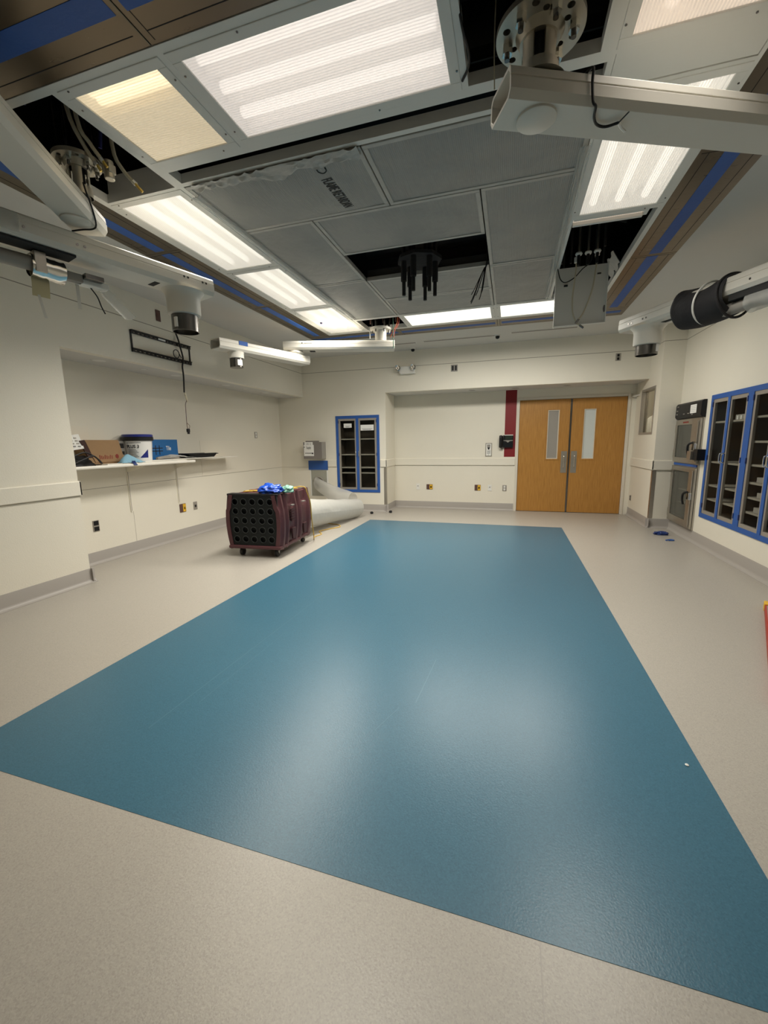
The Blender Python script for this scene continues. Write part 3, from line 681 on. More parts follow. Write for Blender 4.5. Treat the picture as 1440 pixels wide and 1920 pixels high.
# ================================================================== FLANGES AND BOOM ARMS
def flange(label, x, y, z0, rad, hub_r, hub_z, mats='cast', nb=6):
    t = thing('mounting_flange', label, 'mounting flange', (x, y, z0))
    holes = []
    for k in range(nb):
        a = 2 * math.pi * (k + .35) / nb
        holes.append(circ(rad * .80 * math.cos(a), rad * .80 * math.sin(a), rad * .085, 14))
        a += math.pi / nb * .62
        holes.append(circ(rad * .62 * math.cos(a), rad * .62 * math.sin(a), rad * .075, 14))
    m_ = MB(); add_bm(m_, plate2d(circ(0, 0, rad, 56), holes, .022), Matrix.Translation((x, y, z0)))
    m_.build('disc', mats, t, bevel=.003)
    for k in range(nb):
        a = 2 * math.pi * (k + .9) / nb; bxx, byy = x + rad * .74 * math.cos(a), y + rad * .74 * math.sin(a)
        bo = MB().cyl((bxx, byy, z0 - .035), (bxx, byy, z0), rad * .125, n=6).build('bolt', 'chrome', t)
        MB().cyl((bxx, byy, z0 - .055), (bxx, byy, z0 + .45), rad * .062, n=12).build('stud', 'dsteel', bo)
    m_ = MB(); h = z0 - hub_z
    for k in range(4):
        a = k * math.pi / 2 + .3
        m_.lathe([(hub_r, 0), (hub_r * .9, -h * .15), (hub_r * .86, -h * .7), (hub_r * 1.0, -h), (hub_r * .80, -h), (hub_r * .72, -h * .7), (hub_r * .72, 0)], (x, y, z0), 8, a, a + R(52))
    m_.lathe([(hub_r * 1.02, -h * .72), (hub_r * 1.05, -h), (hub_r * .7, -h), (hub_r * .7, -h * .72)], (x, y, z0), 28)
    m_.lathe([(hub_r * 1.25, 0), (hub_r * 1.02, -h * .18), (hub_r * .75, -h * .18), (hub_r * .75, 0)], (x, y, z0), 28)
    m_.build('hub', mats, t, smooth=True)
    MB().cyl((x, y, z0), (x, y, hub_z), hub_r * .5).build('core', 'armdark', t)
    return t
def beam_profile(w_, h):
    a = w_ / 2; c = .018
    g0, g1 = h * .60, h * .66
    return [(-a + c, 0), (a - c, 0), (a, c * 1.6), (a, g0), (a - .005, g0), (a - .005, g1), (a - .002, g1), (a - .006, h - c * .6), (a - c, h),
            (-a + c, h), (-a + .006, h - c * .6), (-a + .002, g1), (-a + .005, g1), (-a + .005, g0), (-a, g0), (-a, c * 1.6)]
def beam(t, name, w_, h, x0, x1, z=0.0, y=0.0, open_end=False, mtl='arm', mtx=None):
    """hollow boom beam along local x, bottom at z"""
    m_ = MB(); pr = beam_profile(w_, h); n = len(pr)
    inn = [(-w_ / 2 + .012, .03), (-w_ / 2 + .03, .012), (w_ / 2 - .03, .012), (w_ / 2 - .012, .03), (w_ / 2 - .014, h - .03), (w_ / 2 - .03, h - .012), (-w_ / 2 + .03, h - .012), (-w_ / 2 + .014, h - .03)]
    tf = (lambda p: mtx @ Vector(p)) if mtx else (lambda p: p)
    A = [m_.bm.verts.new(tf((x0, y + u, z + v))) for u, v in pr]; B = [m_.bm.verts.new(tf((x1, y + u, z + v))) for u, v in pr]
    for i in range(n): m_.bm.faces.new((A[i], A[(i + 1) % n], B[(i + 1) % n], B[i]))
    m_.bm.faces.new(B)
    if not open_end: m_.bm.faces.new(A[::-1])
    else:
        C = [m_.bm.verts.new(tf((x0, y + u, z + v))) for u, v in inn]; D = [m_.bm.verts.new(tf((x0 + .45, y + u, z + v))) for u, v in inn]
        bmesh.ops.triangle_fill(m_.bm, use_beauty=True, edges=[m_.bm.edges.new((A[i], A[(i + 1) % n])) if m_.bm.edges.get((A[i], A[(i + 1) % n])) is None else m_.bm.edges.get((A[i], A[(i + 1) % n])) for i in range(n)]
                                + [m_.bm.edges.new((C[i], C[(i + 1) % 8])) for i in range(8)])
        for i in range(8): m_.bm.faces.new((C[i], C[(i + 1) % 8], D[(i + 1) % 8], D[i]))
        m_.bm.faces.new(D)
    o = m_.build(name, mtl, t, bevel=.002, local=True)
    return o
def screws(t, xs, yside, z, w_):
    for x in xs:
        MB().cyl((x, yside * (w_ / 2 - .003), z), (x, yside * (w_ / 2 + .002), z), .008, n=10).build('screw', 'dsteel', t, local=True)

# --- arm A, the big one at the top right
flange('large round steel mounting flange above the big boom arm', .058, 2.125, 3.085, .176, .078, 2.908)
A = thing('boom_arm', 'big cream boom arm hanging from the large round steel flange', 'boom arm', (.058, 2.13, 2.782), R(25))
beam(A, 'arm_beam', .205, .118, -.165, 2.42, open_end=True)
MB().lathe([(.078, -.012), (.082, -.009), (.082, 0)], (0, .0, 0), 40).build('bottom_cover', 'arm', A, local=True, smooth=True)
MB().lathe([(.11, .118), (.10, .124)], (0, 0, 0), 32).build('hub_cover', 'cast', A, local=True)
m_ = MB(); m_.tube([(.165, .02, .121), (.175, -.108, .122), (.178, -.113, .07), (.185, -.114, .0), (.203, -.107, -.012), (.232, -.055, -.013), (.270, -.018, -.013), (.315, -.012, -.014), (.356, -.042, -.015)], .0055, 8)
w1 = m_.build('cable', 'black', A, local=True, smooth=True)
MB().tube([(.356, -.042, -.015), (.385, -.02, -.017), (.417, -.003, -.018)], .006, 6).build('wire_end', 'white', w1, local=True)
MB().tube([(.356, -.042, -.015), (.353, -.108, -.02)], .003, 6).build('wire_end', 'black', w1, local=True)

# --- arm B, top left
flange('smaller steel mounting flange in the left open ceiling hole', -2.53, 2.12, 3.085, .125, .062, 2.909)
Bm = thing('boom_arm', 'cream boom arm sloping in from the top left corner under the open hole', 'boom arm', (-2.575, 2.10, 2.782), R(-61))
beam(Bm, 'arm_beam', .20, .118, -.20, 2.3)
MB().lathe([(.072, -.012), (.078, -.008), (.078, 0)], (0, 0, 0), 40).build('bottom_cover', 'arm', Bm, local=True, smooth=True)
MB().lathe([(.07, .118), (.066, .125)], (0, 0, 0), 32).build('hub_cover', 'cast', Bm, local=True)
m_ = MB(); m_.tube([(.10, .104, .16), (.08, .106, .12), (.02, .106, .06), (-.04, .095, 0), (-.075, .06, -.012), (-.085, 0, -.015), (-.08, -.06, -.03)], .005, 8)
m_.build('cable', 'black', Bm, local=True, smooth=True)

# --- arm C, lower left with service head
Cm = thing('boom_arm', 'long lower cream boom arm crossing the left wall above the wall bracket', 'boom arm', (-2.49, 2.85, 2.60), R(-107.3))
beam(Cm, 'arm_beam', .24, .125, -.20, 2.2)
screws(Cm, (-.13, -.10, .02, .05), 1, .075, .24)
screws(Cm, (.70, .74, 1.0, 1.03), 1, .052, .24)
def spindle(t, zl, zb):
    MB().lathe([(.155, 0), (.145, -.010), (.128, -.03), (.122, -.06), (.121, -.155), (.118, -.17), (.10, -.175)], (0, 0, 0), 40).build('spindle_collar', 'arm', t, local=True, smooth=True)
    MB().lathe([(.098, -.165), (.098, zb), (.092, zb), (.092, zb + .03), (.0, zb + .03)], (0, 0, 0), 40).build('spindle_sleeve', 'dsteel', t, local=True, smooth=True)
    MB().box(.088, .101, .015, .045, zb + .02, zb + .09).build('sticker', 'paper', t, local=True)
spindle(Cm, 0, -.295)
MB().cyl((2.1, 0, .0), (2.1, 0, .18), .1, n=24).build('joint', 'arm', Cm, local=True, smooth=True)
MB().box(.20, .24, -.05, .05, -.002, .001).build('slot', 'armdark', Cm, local=True)
# service rail hanging beneath the arm
Sv = thing('service_rail', 'film wrapped metal service rail hanging below the long lower left arm', 'service rail', (-2.402, 2.697, 2.60), R(-107.3))
MB().box(.62, 2.2, -.165, -.045, -.014, -.001).build('recess', 'armdark', Sv, local=True)
MB().tube([(.80, -.155, -.085), (1.3, -.155, -.088), (2.2, -.155, -.085)], .042, 14).build('tube', 'greyl', Sv, local=True, smooth=True)
MB().box(.76, .82, -.20, -.10, -.135, -.02).build('clamp', 'steel', Sv, local=True, bevel=.004)
MB().box(.56, .80, -.185, -.135, -.125, -.075).build('bracket', 'greyl', Sv, local=True, bevel=.004)
MB().box(.40, .58, -.225, -.150, -.125, -.085).build('connector', 'white', Sv, local=True, bevel=.006)
MB().box(.45, .56, -.150, -.10, -.10, -.07).build('block', 'dsteel', Sv, local=True, bevel=.003)
m_ = MB(); m_.sheet(lambda u, v: (.66 + .17 * u, -.165 + .065 * math.sin(v * 6.28), -.095 + .065 * math.cos(v * 6.28) + .012 * noise.noise(Vector((u * 6, v * 6, 1)))), 10, 24, .002)
m_.build('foil_wrap', 'chrome', Sv, local=True, smooth=True)
m_ = MB(); m_.sheet(lambda u, v: (1.25 + .6 * u, -.165 + .07 * math.sin(v * 6.28), -.09 + .066 * math.cos(v * 6.28) + .02 * noise.noise(Vector((u * 8, v * 5, 4)))), 16, 24, .002)
m_.build('film_wrap', 'film', Sv, local=True, smooth=True)
m_ = MB(); m_.sheet(lambda u, v: (.44 - .16 * v + .02 * math.sin(5 * u), -.22 + .10 * u, -.125 - .14 * v - .02 * math.sin(3 * u)), 8, 10, .0015)
m_.build('film_flap', 'film', Sv, local=True, smooth=True)
MB().tube([(.50, -.20, -.12), (.46, -.205, -.17), (.44, -.21, -.225), (.42, -.21, -.27)], .004, 6).build('wire', 'black', Sv, local=True, smooth=True)
m_ = MB(); m_.sheet(lambda u, v: (.74 + .09 * u, -.175 + .01 * math.sin(4 * v), -.12 - .14 * v), 4, 6, .001)
m_.build('masking_tape', 'maskt', Sv, local=True, smooth=True)
m_ = MB(); m_.sheet(lambda u, v: (.565 + .02 * u, -.20, -.125 - .15 * v), 2, 5, .001); m_.build('film_strip', 'film2', Sv, local=True)
m_ = MB(); m_.sheet(lambda u, v: (.79 + .015 * u - .02 * v, -.18, -.25 - .13 * v), 2, 5, .001); m_.build('film_strip', 'film2', Sv, local=True)
m_ = MB(); m_.sheet(lambda u, v: (1.02 + .16 * u, .1235 - .0 * v, .012 + .10 * v), 6, 5, .001); m_.build('film_patch', 'film', Cm, local=True)

# --- arm D, the small jointed one at the far end
Df = thing('mounting_flange', 'white mounting flange at the far left corner hole over the small jointed arm', 'mounting flange', (-1.9, 6.17, 2.9))
MB().lathe([(.155, 3.09), (.155, 3.06), (.09, 3.055), (.085, 3.0), (.082, 2.90), (.0, 2.90)][::-1], (-1.9, 6.17, 0), 32).build('hub', 'arm', Df, smooth=True)
for k in range(6):
    a = k * math.pi / 3 + .2
    MB().cyl((-1.9 + .125 * math.cos(a), 6.17 + .125 * math.sin(a), 3.02), (-1.9 + .125 * math.cos(a), 6.17 + .125 * math.sin(a), 3.5), .013, n=8).build('stud', 'dsteel', Df)
MB().cyl((-2.03, 6.06, 2.93), (-2.03, 6.06, 3.06), .008, n=8).build('pin', 'white', Df)
D1 = thing('boom_arm', 'small white upper arm fixed under the far corner flange', 'boom arm', (-1.9, 6.17, 2.78), R(198.4))
beam(D1, 'arm_beam', .24, .12, -.20, 1.43)
MB().lathe([(.10, 0), (.115, -.03), (.10, -.05), (.07, -.055)], (1.265, 0, 0), 32).build('joint', 'arm', D1, local=True, smooth=True)
MB().box(1.00, 1.12, .1185, .1215, .085, .09).build('lettering', 'greyink', D1, local=True); MB().cyl((1.15, .1185, .088), (1.15, .1215, .088), .008, n=12).build('badge', 'ink', D1, local=True)
MB().box(.98, 1.06, -.07, .02, -.003, .001).build('slot', 'armdark', D1, local=True)
D2 = thing('boom_arm', 'small white lower arm with an open square end and blue tape', 'boom arm', (-3.10, 5.77, 2.60), R(-109.6))
beam(D2, 'arm_beam', .22, .125, -1.32, .18, mtx=Matrix.Rotation(math.pi, 4, 'Z'), open_end=True)
MB().lathe([(.105, .0), (.10, -.02), (.098, -.075), (.08, -.08)], (1.03, 0, 0), 28).build('spindle_collar', 'arm', D2, local=True, smooth=True)
sl = MB().cyl((1.03, 0, -.08), (1.03, 0, -.19), .082, n=28).build('spindle_sleeve', 'dsteel', D2, local=True, smooth=True)
MB().box(1.0, 1.07, .075, .086, -.17, -.10).build('sticker', 'paper', sl, local=True)
lab(MB().box(.92, 1.05, .108, .1125, .075, .126).build('tape', 'tape', D2, local=True), 'bit of blue tape')

# --- arm E, right
Em = thing('boom_arm', 'white boom arm entering from the right edge with a black padded sleeve', 'boom arm', (1.255, 4.855, 2.50), R(-62.9))
beam(Em, 'arm_beam', .25, .13, -.26, 2.12)
screws(Em, (-.12, -.08, (.06), .10, 1.05), -1, .055, .25)
spindle(Em, 0, -.265)
MB().box(.17, .27, -.02, .03, -.003, .001).build('slot', 'armdark', Em, local=True)
MB().cyl((1.97, 0, .13), (1.97, 0, .281), .09, n=24).build('joint', 'arm', Em, local=True, smooth=True)
m_ = MB()
def pad(u, v):
    a = v * 6.2832; x = .40 + .47 * u
    ry, rz = .165, .145 + .02 * (1 - u); lump = 1 + .05 * noise.noise(Vector((u * 3, math.cos(a) * 1.5, math.sin(a) * 1.5)))
    if u < .02 or u > .98: lump *= .93
    return (x, ry * math.cos(a) * lump, .035 - .03 * math.sin(u * 3) + rz * math.sin(a) * lump)
m_.sheet(lambda u, v: pad(u, 1 - v), 30, 40, .02)
pd = m_.build('padded_sleeve', 'foam', Em, local=True, smooth=True)
m_ = MB(); m_.tube([(.645 + .03 * math.sin(a), .172 * math.cos(a), .02 + .160 * math.sin(a)) for a in [i * 6.2832 / 16 for i in range(17)]], .008, 8); m_.build('tie_cord', 'white', pd, local=True, smooth=True)
m_ = MB(); m_.tube([(.845 + .01 * math.sin(a * 2), .178 * math.cos(a), .015 + .162 * math.sin(a)) for a in [i * 6.2832 / 16 for i in range(17)]], .010, 8); m_.build('hem', 'foam', pd, local=True, smooth=True)
MB().tube([(.50, -.02, -.09), (1.2, -.03, -.085), (2.2, -.03, -.08)], .045, 14).build('wrapped_tube', 'greyl', Em, local=True, smooth=True)
MB().box(.88, 2.2, -.10, .10, -.045, -.002).build('recess', 'armdark', Em, local=True)
m_ = MB(); m_.sheet(lambda u, v: (1.0 + .9 * u, -.03 + .075 * math.sin(v * 6.28), -.085 + .07 * math.cos(v * 6.28) + .025 * noise.noise(Vector((u * 8, v * 5, 9)))), 18, 24, .002)
m_.build('film_wrap', 'film', Em, local=True, smooth=True)

# --- plate with black threaded rods in the square hole
t = thing('mounting_plate', 'black mounting plate with six hanging threaded rods in the square hole', 'mounting plate', (-.92, 4.32, 3.02))
MB().lathe([(.22, 3.20), (.22, 3.17), (.0, 3.17)][::-1], (-.92, 4.32, 0), 8).build('plate', 'blackm', t)
for k in range(6):
    a = k * math.pi / 3 + .35; xx, yy = -.92 + .155 * math.cos(a), 4.32 + .155 * math.sin(a)
    rd = MB().cyl((xx, yy, 2.86), (xx, yy, 4.2), .018, n=10).build('rod', 'blackm', t)
    MB().cyl((xx, yy, 2.99), (xx, yy, 3.17), .029, n=10).build('nut', 'blackm', rd)
m_ = MB()
for k in range(6):
    dx = random.uniform(-.12, .02); L = random.uniform(.22, .42)
    m_.tube([(-.285, 4.50, 3.3), (-.287, 4.515 + .01 * k, 3.16), (-.29 + dx * .3, 4.52, 3.08), (-.29 + dx, 4.53, 3.12 - L * .8), (-.30 + dx * 1.2, 4.54, 3.12 - L)], .0045, 6)
tag(m_.build('wire_bundle', 'black', smooth=True), 'bunch of thin black wires hanging beside the square ceiling hole', 'wires')

# --- hoses in the left hole
def hose(label, pts, tip):
    t = thing('gas_hose', label, 'hose', pts[-1])
    MB().tube(pts, .011, 10).build('tube', 'hose', t, smooth=True)
    p, q = Vector(pts[-2]), Vector(pts[-1]); d = (q - p).normalized()
    MB().cyl(q, q + d * tip, .008).build('fitting', 'brass', t)
    MB().cyl(q - d * .02, q, .014).build('collar', 'chrome', t)
hose('cream hose with a brass tip hanging free at the right of the left hole', [(-2.36, 2.22, 3.7), (-2.36, 2.22, 3.22), (-2.34, 2.26, 3.10), (-2.29, 2.30, 3.03)], .05)
hose('cream hose hanging just right of the left steel flange', [(-2.45, 2.0, 3.7), (-2.44, 2.02, 3.3), (-2.41, 2.07, 3.14), (-2.365, 2.11, 3.04)], .03)
hose('second cream hose with yellow marking beside the left steel flange', [(-2.40, 2.02, 3.7), (-2.40, 2.04, 3.25), (-2.37, 2.08, 3.14), (-2.33, 2.12, 3.06)], .03)
m_ = MB(); m_.box(-2.385, -2.325, 2.15, 2.20, 3.03, 3.08); m_.cyl((-2.355, 2.175, 3.0), (-2.355, 2.175, 3.10), .028)
tag(m_.build('valve_block', 'cast', bevel=.006), 'small steel valve block hanging among the hoses in the left hole', 'valve')
m_ = MB()
for k, (xx, yy) in enumerate(((-2.7, 1.95), (-2.62, 2.35), (-2.33, 2.45))): m_.tube([(xx, yy, 4.1), (xx + .03, yy + .02, 3.6), (xx - .02, yy + .04, 3.35)], .012, 8)
tag(m_.build('wire_bundle', 'darkblue', smooth=True), 'dark blue wires inside the left ceiling hole', 'wires')

# --- hanging panel and hoses in the right hole
t = thing('access_panel', 'grey metal access panel hanging vertically from the right ceiling hole', 'access panel', (.63, 4.93, 2.58))
MB().box(.385, .875, 4.92, 4.935, 2.60, 3.155).build('panel', 'grid', t, bevel=.003)
MB().box(.385, .393, 4.905, 4.935, 2.58, 3.16).build('flange_edge', 'white', t); MB().box(.868, .877, 4.90, 4.935, 2.60, 3.16).build('flange_edge', 'grid', t)
MB().box(.385, .877, 4.90, 4.935, 2.592, 2.60).build('flange_edge', 'grid', t)
MB().box(.47, .505, 4.905, 4.92, 2.975, 2.99).build('latch', 'black', t); MB().box(.775, .81, 4.905, 4.92, 3.06, 3.07).build('latch', 'black', t)
m_ = MB(); m_.prism([(.86 + .012 * math.cos(a), 2.73 + .035 * math.sin(a)) for a in [i * 6.2832 / 16 for i in range(16)]], lambda u, v, a: (u, a, v), 4.918, 4.9205); m_.build('slot', 'dsteel', t)
def hang(label, pts, m, r, tip=None):
    t = thing('gas_hose', label, 'hose', pts[-1])
    MB().tube(pts, r, 8).build('tube', m, t, smooth=True)
    MB().cyl(pts[0], Vector(pts[0]) + Vector((0, 0, .05)), r * 3.2, n=12).build('fitting', 'white', t)
    if tip:
        q = Vector(pts[-1]); d = (q - Vector(pts[-2])).normalized()
        MB().cyl(q, q + d * .05, r * 1.5).build('tip', 'dsteel', t)
hang('white hose hanging left in front of the access panel with a dark tip', [(.57, 4.86, 3.17), (.565, 4.85, 3.05), (.55, 4.85, 2.85), (.56, 4.85, 2.70), (.60, 4.85, 2.60), (.63, 4.85, 2.575)], 'hose', .007, 1)
hang('yellowish hose curving right in front of the access panel', [(.755, 4.85, 3.21), (.75, 4.85, 3.1), (.73, 4.84, 2.92), (.69, 4.84, 2.77), (.655, 4.84, 2.68), (.62, 4.84, 2.63)], 'hose', .007, 1)
t = thing('gas_hose', 'black cable looping across the access panel in the right hole', 'hose', (.5, 4.87, 3.0))
MB().tube([(.40, 4.88, 3.14), (.43, 4.88, 3.04), (.48, 4.88, 3.005), (.56, 4.88, 3.04), (.63, 4.87, 3.11), (.70, 4.87, 3.17), (.72, 4.88, 3.3)], .005, 8).build('tube', 'black', t, smooth=True)
for k, (xx, yy) in enumerate(((.58, 4.80), (.665, 4.80), (.745, 4.79))):
    t = thing('pipe_fitting', ['black outlet fitting left of three in the right ceiling hole', 'middle black outlet fitting in the right ceiling hole', 'black outlet fitting right of three in the right ceiling hole'][k], 'pipe fitting', (xx, yy, 3.13))
    MB().cyl((xx, yy, 3.12), (xx, yy, 3.22), .014).build('stem', 'black', t)
    MB().lathe([(.028, 0), (.033, .012), (.028, .024), (.018, .024)], (xx, yy, 3.215), 20).build('collar', 'white', t, smooth=True)
    MB().cyl((xx, yy, 3.23), (xx, yy, 4.2), .01).build('pipe', 'cast', t)
m_ = MB()
for k in range(9):
    xx, yy = .46 + .06 * k, 5.2 + .08 * ((k * 5) % 7)
    m_.cyl((xx, yy, 3.3 + .04 * (k % 4)), (xx, yy, 4.19), .012, n=8)
tag(m_.build('pipe_cluster', 'duct'), 'dark pipes standing in the right ceiling hole', 'pipes')
m_ = MB()
for k in range(4): m_.tube([(.44, 4.25 + .2 * k, 3.42 + .05 * k), (.62, 4.3 + .2 * k, 3.36 + .06 * k), (.80, 4.22 + .2 * k, 3.40 + .04 * k), (1.0, 4.3 + .2 * k, 3.5)], .014, 8)
tag(m_.build('hose_run', 'duct', smooth=True), 'dark hoses crossing high inside the right ceiling hole', 'hose')
m_ = MB(); m_.sheet(lambda u, v: (.99 - .07 * u + .006 * math.sin(30 * v), 5.0 + .42 * v, 3.165 + .12 * u + .02 * math.sin(14 * v)), 6, 24, .003)
tag(m_.build('foil_sheet', 'filmedge', smooth=True), 'crinkled pale sheet behind the edge of the hanging panel', 'sheet')

# --- cable at the edge of the top hole, and wires at the far corner hole
tag(MB().tube([(-.262, 1.99, 3.5), (-.262, 2.0, 3.2), (-.255, 2.06, 3.14), (-.24, 2.17, 3.135), (-.25, 2.27, 3.148), (-.285, 2.34, 3.150)], .006, 8).build('cable', 'black', smooth=True), 'black cable lying over the frame left of the large flange', 'cable')
tag(MB().tube([(-.13, 2.28, 3.5), (-.135, 2.28, 3.25), (-.13, 2.30, 3.05)], .003, 6).build('cable', 'hose', smooth=True), 'thin tan wire dangling left of the large flange', 'cable')
for k, (m, lb, dx) in enumerate((('orange', 'orange wire hanging right of the far corner flange', 0), ('redb', 'red wire hanging right of the far corner flange', .025), ('greenw', 'dark green cable hanging straight beside the far corner flange', -.06))):
    p = [(-1.60 + dx, 6.05, 3.4), (-1.61 + dx, 6.04, 3.12), (-1.66 + dx, 6.0, 3.0), (-1.70 + dx * 2, 5.98, 2.90)] if k < 2 else [(-1.66, 6.0, 3.4), (-1.66, 6.0, 3.0), (-1.66, 6.0, 2.76)]
    tag(MB().tube(p, .006 if k == 2 else .0045, 8).build('wire', m, smooth=True), lb, 'wire')
m_ = MB()
for k in range(5): m_.cyl((-2.1 + .1 * k, 6.3, 3.2), (-2.1 + .1 * k, 6.3, 3.9), .012, n=8)
tag(m_.build('pipe_cluster', 'brown'), 'reddish brown pipes inside the far corner hole', 'pipes')

# --- linear slots, sprinklers on the far ceiling border
def slot(label, x0, x1, y):
    t = thing('slot_diffuser', label, 'slot diffuser', ((x0 + x1) / 2, y, ZC - .004))
    MB().box(x0, x1, y - .045, y + .045, ZC - .004, ZC + .004).build('frame', 'grid', t); MB().box(x0 + .01, x1 - .01, y - .03, y + .03, ZC - .0048, ZC - .003).build('slot', 'grey', t)
slot('short linear slot diffuser behind the far corner flange', -2.25, -1.66, 7.52); slot('long linear slot diffuser over the far wall', -1.53, -.22, 7.50); slot('linear slot diffuser just left of the hanging panel bottom', -.06, .95, 7.42)
for x, y, lb in ((-1.82, 7.95, 'sprinkler head over the emergency light'), (-.27, 7.5, 'sprinkler head between the two long slot diffusers')):
    t = thing('sprinkler', lb, 'sprinkler', (x, y, ZC - .06))
    MB().lathe([(.05, 0), (.045, -.012), (.02, -.015)], (x, y, ZC), 20).build('rose', 'white', t, smooth=True)
    MB().lathe([(.012, -.012), (.035, -.02), (.03, -.05), (.01, -.06)], (x, y, ZC), 16).build('head', 'blackm', t, smooth=True)

# ================================================================== WALL ITEMS, LEFT
# soffit lights (off)
for k, (yy, rr) in enumerate(((3.76, .085), (4.36, .045), (4.90, .085), (5.97, .085), (6.49, .045), (7.12, .085))):
    lb = ['large round downlight in the niche soffit, first from the left pier', 'small round disc in the niche soffit below the wall bracket left end', 'large round downlight in the niche soffit behind the hanging cable',
          'large round downlight in the niche soffit, third large one', 'small round disc in the niche soffit toward the far wall', 'large round downlight in the niche soffit nearest the far wall'][k]
    t = thing('downlight', lb, 'downlight', (-4.52, yy, ZN - .004))
    MB().lathe([(rr * .8, -.001), (rr, -.004), (rr * 1.08, 0)], (-4.52, yy, ZN), 32).build('trim_ring', 'ceil', t, smooth=True)
    MB().lathe([(rr * .8, -.002), (rr * .5, -.003), (.001, -.003)], (-4.52, yy, ZN), 32).build('lens', 'grid', t, smooth=True)
for k, (xx, yy) in enumerate(((-.75, 8.42), (.05, 8.42), (.95, 8.42))):
    t = thing('downlight', ['round downlight in the recess soffit over the sign plate', 'small round downlight in the recess soffit above the red stripe', 'round downlight in the recess soffit above the doors'][k], 'downlight', (xx, yy, ZS - .004))
    MB().lathe([(.06, -.001), (.075, -.004), (.08, 0)], (xx, yy, ZS), 28).build('trim_ring', 'ceil', t, smooth=True)
    MB().lathe([(.06, -.002), (.03, -.003), (.001, -.003)], (xx, yy, ZS), 28).build('lens', 'greyl', t, smooth=True)

# TV wall bracket
t = thing('wall_bracket', 'black slotted metal screen bracket on the wall above the niche', 'wall bracket', (XL, 4.41, 2.50))
for z0 in (2.705, 2.503):
    hs = [(3.97 + .062 * k, 4.008 + .062 * k, z0 + .012, z0 + .024) for k in range(14)]
    MB().fplate(FL, 3.94, 4.87, z0, z0 + .042, hs, .01, .022).build('rail', 'black', t)
    MB().fb(FL, 3.94, 4.87, z0 + .036, z0 + .042, .01, .035).build('lip', 'black', t)
for yy in (3.94, 4.852): MB().fb(FL, yy, yy + .018, 2.503, 2.747, 0, .012).build('end_strut', 'black', t)
MB().fb(FL, 4.33, 4.44, 2.715, 2.735, .022, .024).build('label_sticker', 'white', t)
# cable hanging through it
t = thing('hanging_cable', 'dark cable with a coil hanging from the wall bracket in front of the niche', 'cable', (-4.17, 4.65, 1.60))
xc = XL + .045
MB().tube([(xc - .04, 4.63, 2.90), (xc, 4.635, 2.78), (xc, 4.66, 2.69), (xc, 4.69, 2.56), (xc, 4.665, 2.45), (xc, 4.67, 2.33), (xc, 4.655, 2.12)], .010, 8).build('cable', 'black', t, smooth=True)
MB().tube([(xc, 4.58 + .05 * math.cos(a), 2.595 + .05 * math.sin(a)) for a in [i * .5 for i in range(14)]] + [(xc, 4.66, 2.56)], .005, 8).build('coil', 'black', t, smooth=True)
MB().tube([(xc, 4.655, 2.14), (xc, 4.67, 2.08), (xc, 4.69, 2.03), (xc, 4.66, 1.97), (xc, 4.655, 1.88), (xc, 4.65, 1.70), (xc, 4.66, 1.64)], .004, 8).build('wire', 'brown', t, smooth=True)
MB().tube([(xc, 4.665, 2.12), (xc, 4.69, 2.04), (xc, 4.70, 2.0)], .011, 8).build('connector', 'hose', t, smooth=True)
MB().tube([(xc, 4.655, 1.72), (xc + .01, 4.69, 1.68), (xc, 4.67, 1.63)], .003, 6).build('wire', 'brown', t, smooth=True)
MB().box(xc - .014, xc + .014, 4.645, 4.685, 1.60, 1.645).build('plug', 'black', t, bevel=.003)
MB().box(xc - .01, xc + .01, 4.655, 4.68, 1.575, 1.60).build('plug_tip', 'black', t)

def outlet(label, f, u0, u1, z0, z1, m, inner=None, extra=None, cat='outlet', group=None):
    t = thing('wall_outlet', label, cat, ((f[1], (u0 + u1) / 2, z0) if f[0] == 'x' else ((u0 + u1) / 2, f[1], z0)), group=group)
    MB().fb(f, u0, u1, z0, z1, 0, .008).build('cover_plate', m, t, bevel=.002)
    for (a, b, c, d, mm, nm) in (inner or []):
        MB().fb(f, u0 + (u1 - u0) * a, u0 + (u1 - u0) * b, z0 + (z1 - z0) * c, z0 + (z1 - z0) * d, .006, .011).build(nm, mm, t, bevel=.001)
    return t
duplex = [(.28, .72, .55, .9, 'black', 'socket'), (.28, .72, .1, .45, 'black', 'socket')]
duplexw = [(.28, .72, .55, .9, 'white', 'socket'), (.28, .72, .1, .45, 'white', 'socket')]
outlet('dark steel outlet with two black modules low in the niche near the left pier', FN, 3.655, 3.735, .40, .535, 'plate', [(.12, .88, .55, .95, 'black', 'socket'), (.12, .88, .05, .42, 'black', 'socket')])
outlet('brown outlet with yellow tag in the niche under the shelf end', FN, 5.045, 5.17, .405, .535, 'brown', [(.5, .98, .04, .96, 'yellow', 'tag'), (.66, .84, .3, .6, 'brown', 'button')])
outlet('small grey outlet right of the yellow tagged one in the niche', FN, 5.335, 5.415, .405, .53, 'plate', [(.3, .7, .3, .6, 'black', 'socket')])
outlet('single grey outlet higher on the niche wall toward the far end', FN, 7.13, 7.215, 1.545, 1.665, 'plate', duplexw)
outlet('reddish brown blank plate above the wall bracket', FL, 4.345, 4.415, 2.945, 3.075, 'brown', [(.2, .8, .3, .7, 'brown', 'insert')])

